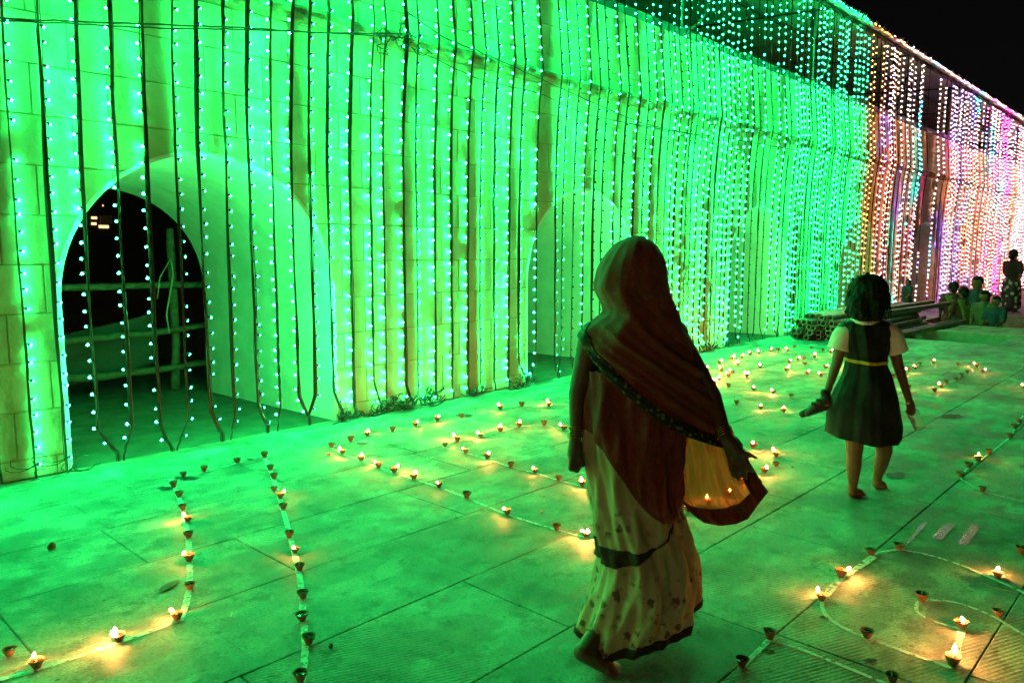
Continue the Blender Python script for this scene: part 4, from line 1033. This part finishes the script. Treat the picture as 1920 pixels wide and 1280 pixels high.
# --- the girl
GD = 4.50
gf = gnd(1610, 938)
girl = empty('person', (gf.x, gf.y, 0), 'barefoot child in a dark pinafore with white sleeves and yellow belt, carrying shoes', 'person')
b = MB()
gh = P(1630, 560, GD); b.ball(gh, .085, .098, .112, rot=Matrix.Rotation(-.5, 3, 'Z')); nd = (FH * .75 + RT * .65).normalized()
b.ball(gh + nd * .094 - Vector((0, 0, .012)), .015, .018, .022); b.ball(gh + nd * .075 - Vector((0, 0, .06)), .04, .04, .035); b.ball(gh + nd * .09 - Vector((0, 0, .045)), .02, .02, .012)
for s in (-1, 1): b.ball(gh + nd.cross(Vector((0, 0, 1))) * .085 * s, .014, .02, .028)
b.capsule(P(1629, 582, GD), .045, P(1625, 608, GD), .043); b.capsule(P(1622, 612, GD), .07, P(1623, 690, GD), .10); b.capsule(P(1596, 614, GD), .05, P(1652, 614, GD), .05)
def arm(pts, rr):
    for (p, q, r0, r1) in zip(pts[:-1], pts[1:], rr[:-1], rr[1:]): b.capsule(p, r0, q, r1)
gl = [P(1582, 617, GD), P(1570, 676, GD), P(1552, 732, GD - .03)]; gr = [P(1667, 617, GD), P(1684, 685, GD), P(1704, 748, GD - .05)]
arm(gl, [.042, .032, .021]); arm(gr, [.042, .032, .021])
def hand(w, dirn, side, grip=True):
    c = w + dirn * .045; b.capsule(w, .021, c, .026)
    for k in range(4):
        a0 = c + FH * (.024 - .016 * k); a1 = a0 + dirn * (.032 + .004 * (k in (1, 2))); a2 = a1 + side * .02 + dirn * .012; a3 = a2 + side * .012 - dirn * .012
        b.capsule(a0, .0095, a1, .0092); b.capsule(a1, .009, a2, .0085); b.capsule(a2, .0085, a3, .008)
    t0 = w + dirn * .02 + side * .015; b.capsule(t0, .0105, t0 + dirn * .04 + side * .018 - FH * .015, .0085)
hand(gl[2], (gl[2] - gl[1]).normalized(), RT); hand(gr[2], (gr[2] - gr[1]).normalized(), -RT)
for (hx, kx, ky, ax, ay, gx, gy, tx, ty) in ((1606, 1602, 845, 1599, 915, 1597, 932, 1625, 935), (1650, 1658, 845, 1645, 898, 1644, 916, 1668, 922)):
    ga = gnd(gx, gy); ad = ga.dot(FH); an_ = Vector((P(ax, ay, ad).x, P(ax, ay, ad).y, .075)); k_ = P(kx, ky, (ad + GD) / 2)
    b.capsule(P(hx, 760, GD), .072, k_, .050); b.capsule(k_, .047, k_.lerp(an_, .45), .045); b.capsule(k_.lerp(an_, .45), .045, an_, .028); hl = Vector((ga.x, ga.y, .028)); b.capsule(an_, .028, hl, .028)
    tt = gnd(tx, ty); tp_ = Vector((tt.x, tt.y, .022)) + FH * .06; b.capsule(hl, .028, hl.lerp(tp_, .65), .028)
    s_ = (tp_ - hl).normalized().cross(Vector((0, 0, 1)))
    for q in range(5): o_ = s_ * (.024 - .012 * q); b.capsule(hl.lerp(tp_, .62) + o_, .013, hl.lerp(tp_, 1.02 - .06 * abs(q - 1) * .5) + o_ - Vector((0, 0, .008)), .0095)
b.remesh('body', M['skin'], girl, .0085, 3)
# hair: chin-length, gathered bun at the crown, flicked ends
b = MB(); b.ball(P(1628, 549, GD), .112, .118, .112); b.ball(P(1612, 572, GD - .03), .072, .07, .085); b.ball(P(1642, 570, GD - .06), .07, .06, .085); b.ball(P(1616, 526, GD - .02), .045, .045, .032); b.ball(P(1601, 586, GD - .03), .040, .045, .032); b.ball(P(1640, 590, GD - .07), .052, .05, .04); b.ball(P(1619, 592, GD - .07), .05, .045, .035)
for k in range(60):
    t = rnd.uniform(-1, 1); x = 1622 + 31 * t; y = rnd.uniform(575, 590); a = P(x, y, GD - .09 + .07 * t * t); b.capsule(a, .014, a + RT * rnd.uniform(-.03, .012) - Vector((0, 0, rnd.uniform(.015, .045))), .004, 6)
for k in range(10):
    a = P(rnd.uniform(1600, 1650), rnd.uniform(515, 530), GD - .05); b.capsule(a, .012, a + RT * rnd.uniform(-.03, .03) + Vector((0, 0, rnd.uniform(-.005, .02))), .004, 6)
b.remesh('hair', M['hair'], girl, .008, 2, lambda co: .0045 * np.sin(co[:, 0] * 160 + co[:, 2] * 25) * np.sin(co[:, 1] * 140 + co[:, 2] * 18))
b = MB()
for k in range(150):
    th = rnd.uniform(0, 6.28); a = P(1628, 549, GD) + RT * (.108 * math.cos(th)) + FH * (.10 * math.sin(th)) + Vector((0, 0, rnd.uniform(-.03, .06))); out = (a - P(1628, 549, GD)); out.z = 0; out.normalize()
    L = rnd.uniform(.07, .17); b.tube([a - out * .012, a + out * rnd.uniform(.0, .014) - Vector((0, 0, L * .5)), a + out * rnd.uniform(-.012, .035) - Vector((0, 0, L))], [.003, .0028, .0009], 4)
keep(b.build('stray_hair', M['hair']), girl)
DR = [(596, 1598, 1652, .055), (604, 1582, 1664, .085), (620, 1577, 1668, .10), (640, 1581, 1663, .105), (660, 1588, 1660, .105), (674, 1592, 1658, .10), (682, 1592, 1659, .10), (700, 1586, 1666, .12), (730, 1573, 1674, .15), (760, 1562, 1680, .17), (800, 1554, 1684, .185), (830, 1552, 1686, .19)]
shell('pinafore', DR, [(-1, 604), (-.55, 600), (-.2, 607), (.2, 607), (.55, 600), (1, 604)], [(-1, 812), (-.5, 818), (0, 823), (.5, 822), (1, 816)], .004, M['navy'], girl, GD, 110, 60, .008, 7, 1.6, .5, .005, .005, 21)
shell('belt', DR, [(-1, 671), (0, 675), (1, 672)], [(-1, 677), (0, 681), (1, 678)], .012, M['belt'], girl, GD, 90, 3, .006, 7, 1.6, .5, .003, 0, 21)
b = MB(); b.tube([P(1600, 597, GD - .01), P(1606, 602, GD - .06), P(1618, 606, GD - .085), P(1632, 606, GD - .085), P(1645, 602, GD - .06), P(1650, 596, GD - .01), P(1645, 590, GD + .05), P(1610, 590, GD + .05), P(1600, 597, GD - .01)], .012, 8); b.build('collar', M['white'], None, True); keep(C.objects[-1] if False else bpy.data.objects['collar'], girl)
for nm, pts, r0, r1 in (('sleeve', [P(1592, 612, GD), P(1578, 632, GD), P(1571, 655, GD)], .055, .062), ('sleeve', [P(1658, 612, GD), P(1673, 632, GD), P(1681, 660, GD)], .058, .066)):
    b = MB(); q = []
    for a, c in zip(pts[:-1], pts[1:]): q += [a.lerp(c, t / 6) for t in range(6)]
    q.append(pts[-1]); b.tube(q, [r0 * (.75 + .25 * min(1, i / 3)) + (r1 - r0) * i / 12 for i in range(len(q))], 20, False)
    o = b.build(nm, M['white'], None, True); s = o.modifiers.new('thickness', 'SOLIDIFY'); s.thickness = .004; keep(o, girl)
# pair of shoes held in one hand, a crumpled bottle in the other
def shoe(c, ang, tilt, label):
    b = MB(); R = Matrix.Rotation(ang, 3, 'Z') @ Matrix.Rotation(tilt, 3, 'Y')
    def T(x, y, z): return c + R @ Vector((x, y, z))
    b.capsule(T(-.06, 0, .016), .026, T(.02, 0, .014), .027, 12); b.capsule(T(.02, 0, .014), .028, T(.075, 0, .010), .022, 12); b.capsule(T(-.065, 0, .02), .023, T(-.072, 0, .05), .022, 12)
    for q in (-.02, .015): b.tube([T(q, -.026, .014), T(q + .004, -.018, .045), T(q + .004, .018, .045), T(q, .026, .014)], .008, 6)
    o = b.remesh('shoe', M['rubber'], None, .006, 2); tag(o, label, 'shoe', 'shoes carried by the child')
hl_ = P(1545, 752, GD - .04)
shoe(P(1537, 762, GD - .05), math.atan2(RT.y, RT.x) + 2.75, .75, 'black shoe hanging from the hand of the child, upper of the pair')
shoe(P(1529, 772, GD + .05), math.atan2(RT.y, RT.x) + 2.95, .35, 'black shoe dangling toe down beneath the other in the hand')
bt = [P(1703, 757, GD - .06), P(1727, 806, GD - .06)]; ax = (bt[1] - bt[0]).normalized(); b = MB()
b.tube([bt[0] + ax * t for t in (0, .015, .02, .04, .06, .085, .09, .12, .125, .15, .165, .172)], [.012, .012, .013, .026, .034, .035, .031, .035, .031, .035, .033, .02], 18)
o = b.build('bottle', M['plastic'], None, True); tag(o, 'clear plastic water bottle swinging from the hand of the child', 'bottle')
m = MB(); m.tube([bt[0] - ax * .014, bt[0] + ax * .004], .0145, 14); o2 = m.build('cap', M['white'], None, True); o2.parent = o

# --- people beyond the trench
def far_person(base, h, face, label, top, low, hair=True, style='trousers', arms=((.1, .25), (.1, .25)), topm=None, lean=0.0, extra=None):
    r = empty('person', base, label, 'person'); f_ = Vector((math.cos(face), math.sin(face), 0)); s_ = Vector((f_.y, -f_.x, 0)); Bz = Vector(base)
    def T(x, y, z): return Bz + s_ * x * h + f_ * (y + lean * z) * h + Vector((0, 0, z * h))
    b = MB(); rad = lambda k: k * h * 1.16
    b.ball(T(0, .01, .935), rad(.045), rad(.055), rad(.066)); b.ball(T(0, .066, .93), rad(.010), rad(.010), rad(.014)); b.capsule(T(0, 0, .84), rad(.03), T(0, .005, .90), rad(.03))
    b.capsule(T(0, 0, .55), rad(.075), T(0, 0, .76), rad(.085)); b.capsule(T(-.085, 0, .79), rad(.04), T(.085, 0, .79), rad(.04))
    hands = []
    for i, s in enumerate((-1, 1)):
        fw, bd = arms[i]; sh, el, wr = T(.115 * s, 0, .79), T(.135 * s, fw * .3, .63), T(.11 * s, fw, .63 - .16 * (1 - bd * 2))
        b.capsule(sh, rad(.032), el, rad(.026)); b.capsule(el, rad(.025), wr, rad(.018)); b.capsule(wr, rad(.018), wr + (wr - el).normalized() * rad(.045), rad(.018)); hands.append((sh, el, wr))
        b.capsule(T(.055 * s, 0, .5), rad(.058), T(.06 * s, .012, .28), rad(.042)); b.capsule(T(.06 * s, .012, .28), rad(.04), T(.06 * s, -.01, .05), rad(.026)); b.capsule(T(.06 * s, -.015, .022), rad(.022), T(.065 * s, .075, .018), rad(.02))
    b.remesh('body', M['skin'], r, .014, 3)
    if hair:
        b = MB(); b.ball(T(0, -.012, .955), rad(.054), rad(.06), rad(.058)); b.ball(T(0, -.035, .915), rad(.045), rad(.035), rad(.055))
        if style in ('sari', 'skirt'): b.ball(T(0, -.065, .90), rad(.03), rad(.03), rad(.03))
        else: b.ball(T(0, .035, .985), rad(.04), rad(.035), rad(.018))
        b.remesh('hair', M['hair'], r, .012, 2)
    b = MB(); b.capsule(T(0, 0, .52), rad(.088), T(0, 0, .75), rad(.098)); b.capsule(T(-.09, 0, .785), rad(.052), T(.09, 0, .785), rad(.052))
    for (sh, el, wr) in hands: b.capsule(sh, rad(.046), sh.lerp(el, .8), rad(.042))
    b.remesh('top', top, r, .014, 2)
    b = MB()
    if style == 'trousers':
        for s in (-1, 1): b.capsule(T(.05 * s, 0, .52), rad(.07), T(.06 * s, .012, .28), rad(.055)); b.capsule(T(.06 * s, .012, .28), rad(.055), T(.06 * s, -.01, .07), rad(.045))
        b.remesh('trousers', low, r, .014, 2)
    else:
        b.tube([T(0, 0, z) for z in (.56, .52, .42, .3, .18, .08, .05)], [rad(q) for q in (.088, .10, .115, .12, .125, .13, .125)], 22); b.remesh('skirt', low, r, .014, 2, lambda co: .008 * np.sin(co[:, 0] * 60 + co[:, 1] * 60))
    if topm:
        b = MB(); pts = [T(-.08, .085, .62), T(-.085, .09, .72), T(-.07, .02, .81), T(-.06, -.065, .80), T(-.03, -.095, .70), T(0, -.105, .56), T(.02, -.11, .42), T(.02, -.11, .28)]
        for dx in (-.03, 0, .03, .06):
            q = [p_ + s_ * dx * h for p_ in pts]
            for a, c in zip(q[:-1], q[1:]): b.capsule(a, rad(.022), c, rad(.024))
        b.remesh('pallu', topm, r, .013, 3)
    if extra: extra(r, T, h)
    return r
TZ = -.72
TOWN = math.pi
def fp(x, y, X):
    r_ = ray(x, y); t = X / r_.x; p = Vector((X, r_.y * t, TZ)); return p, CH + r_.z * t - TZ
p, h = fp(1788, 530, 18.6); far_person(p, h, .6, 'person in a dark red sari standing beyond the pit, next to the pipe ends', M['sarif1'], M['sarif1'], True, 'sari', topm=M['sarif2'])
p, h = fp(1806, 539, 18.3); far_person(p, h, .9, 'person with a green shawl beside the dark red sari', M['sarif1'], M['blue'], True, 'sari', topm=M['sarif2'])
p, h = fp(1833, 520, 18.4); far_person(p, h, 2.9, 'tall person in a dark shirt facing the wall beyond the pit', M['blue'], M['blue'], True, 'trousers', ((.16, .3), (.12, .3)))
p, h = fp(1846, 547, 17.9); far_person(p, h, 2.9, 'child in a printed green shirt and grey trousers before the tall one', M['olive'], M['greyt'], True, 'trousers', ((.12, .3), (.1, .25)))
p, h = fp(1868, 557, 17.8); far_person(p, h, 3.0, 'small child in a dark jacket, shortest of the group beyond the pit', M['blue'], M['greyt'], True, 'trousers', ((.16, .4), (.14, .4)))
p, h = fp(1818, 549, 18.9); far_person(p, h, 2.2, 'person half hidden between the green shawl and the tall one', M['hem'], M['blue'], True, 'trousers')
q = gnd(1893, 584); far_person(q, 1.5, -.5, 'person in a black top and floral skirt standing on the far platform', M['hem'], M['floral'], True, 'skirt', ((.05, .1), (.02, .05)))
q = gnd(1708, 600); q = Vector((18.6, 5.25, 0)); far_person(q, .85, 2.6, 'small person in teal clothes by the far wall beyond the pipe stack', M['teal'], M['teal'], True, 'skirt', ((.1, .3), (.1, .3)))

# ------------------------------------------------------------------ litter
def scrap(name, px, py, sx, sy, mt, label, cat, h=.006, ang=0.0):
    p = gnd(px, py); v = []; n = 10
    for k in range(n):
        t = 2 * math.pi * k / n; s = rnd.uniform(.7, 1); v.append((sx * s * math.cos(t), sy * s * math.sin(t), rnd.uniform(.2, 1) * h))
    v.append((0, 0, h * 1.6)); v += [(x * .9, y * .9, 0.0) for x, y, z in v[:n]]
    f = [(k, (k + 1) % n, n) for k in range(n)] + [(n + 1 + k, n + 1 + (k + 1) % n, (k + 1) % n, k) for k in range(n)]
    o = mesh_obj(name, v, f, mt); o.location = (p.x, p.y, .0055); o.rotation_euler = (0, 0, ang); tag(o, label, cat)
scrap('wrapper', 617, 853, .020, .012, M['red'], 'small red wrapper lying at the point of the big petal', 'wrapper', .014, .6)
scrap('dry_leaf', 97, 1030, .024, .014, M['leaf'], 'curled dark leaf lying alone below the wall corner', 'leaf', .022, .2)
scrap('mud_patch', 318, 1100, .07, .03, M['leaf'], 'flat dark mud patch beside the first white line', 'mud', .004, .5)
scrap('straw', 434, 1155, .026, .004, M['powder'], 'pale broken straw lying between the two white lines', 'litter', .006, 1.0)
scrap('petal', 1015, 960, .022, .014, M['powder'], 'pale crushed petal near the open side of the big petal', 'litter', .008, .3)
scrap('crumb', 620, 1216, .012, .01, M['leaf'], 'small dark pebble beside the second white line', 'pebble', .012, .3)
scrap('dry_leaf', 1486, 752 + 125, .012, .01, M['leaf'], 'tiny dark leaf on the paving behind the girl', 'leaf', .006, .3)
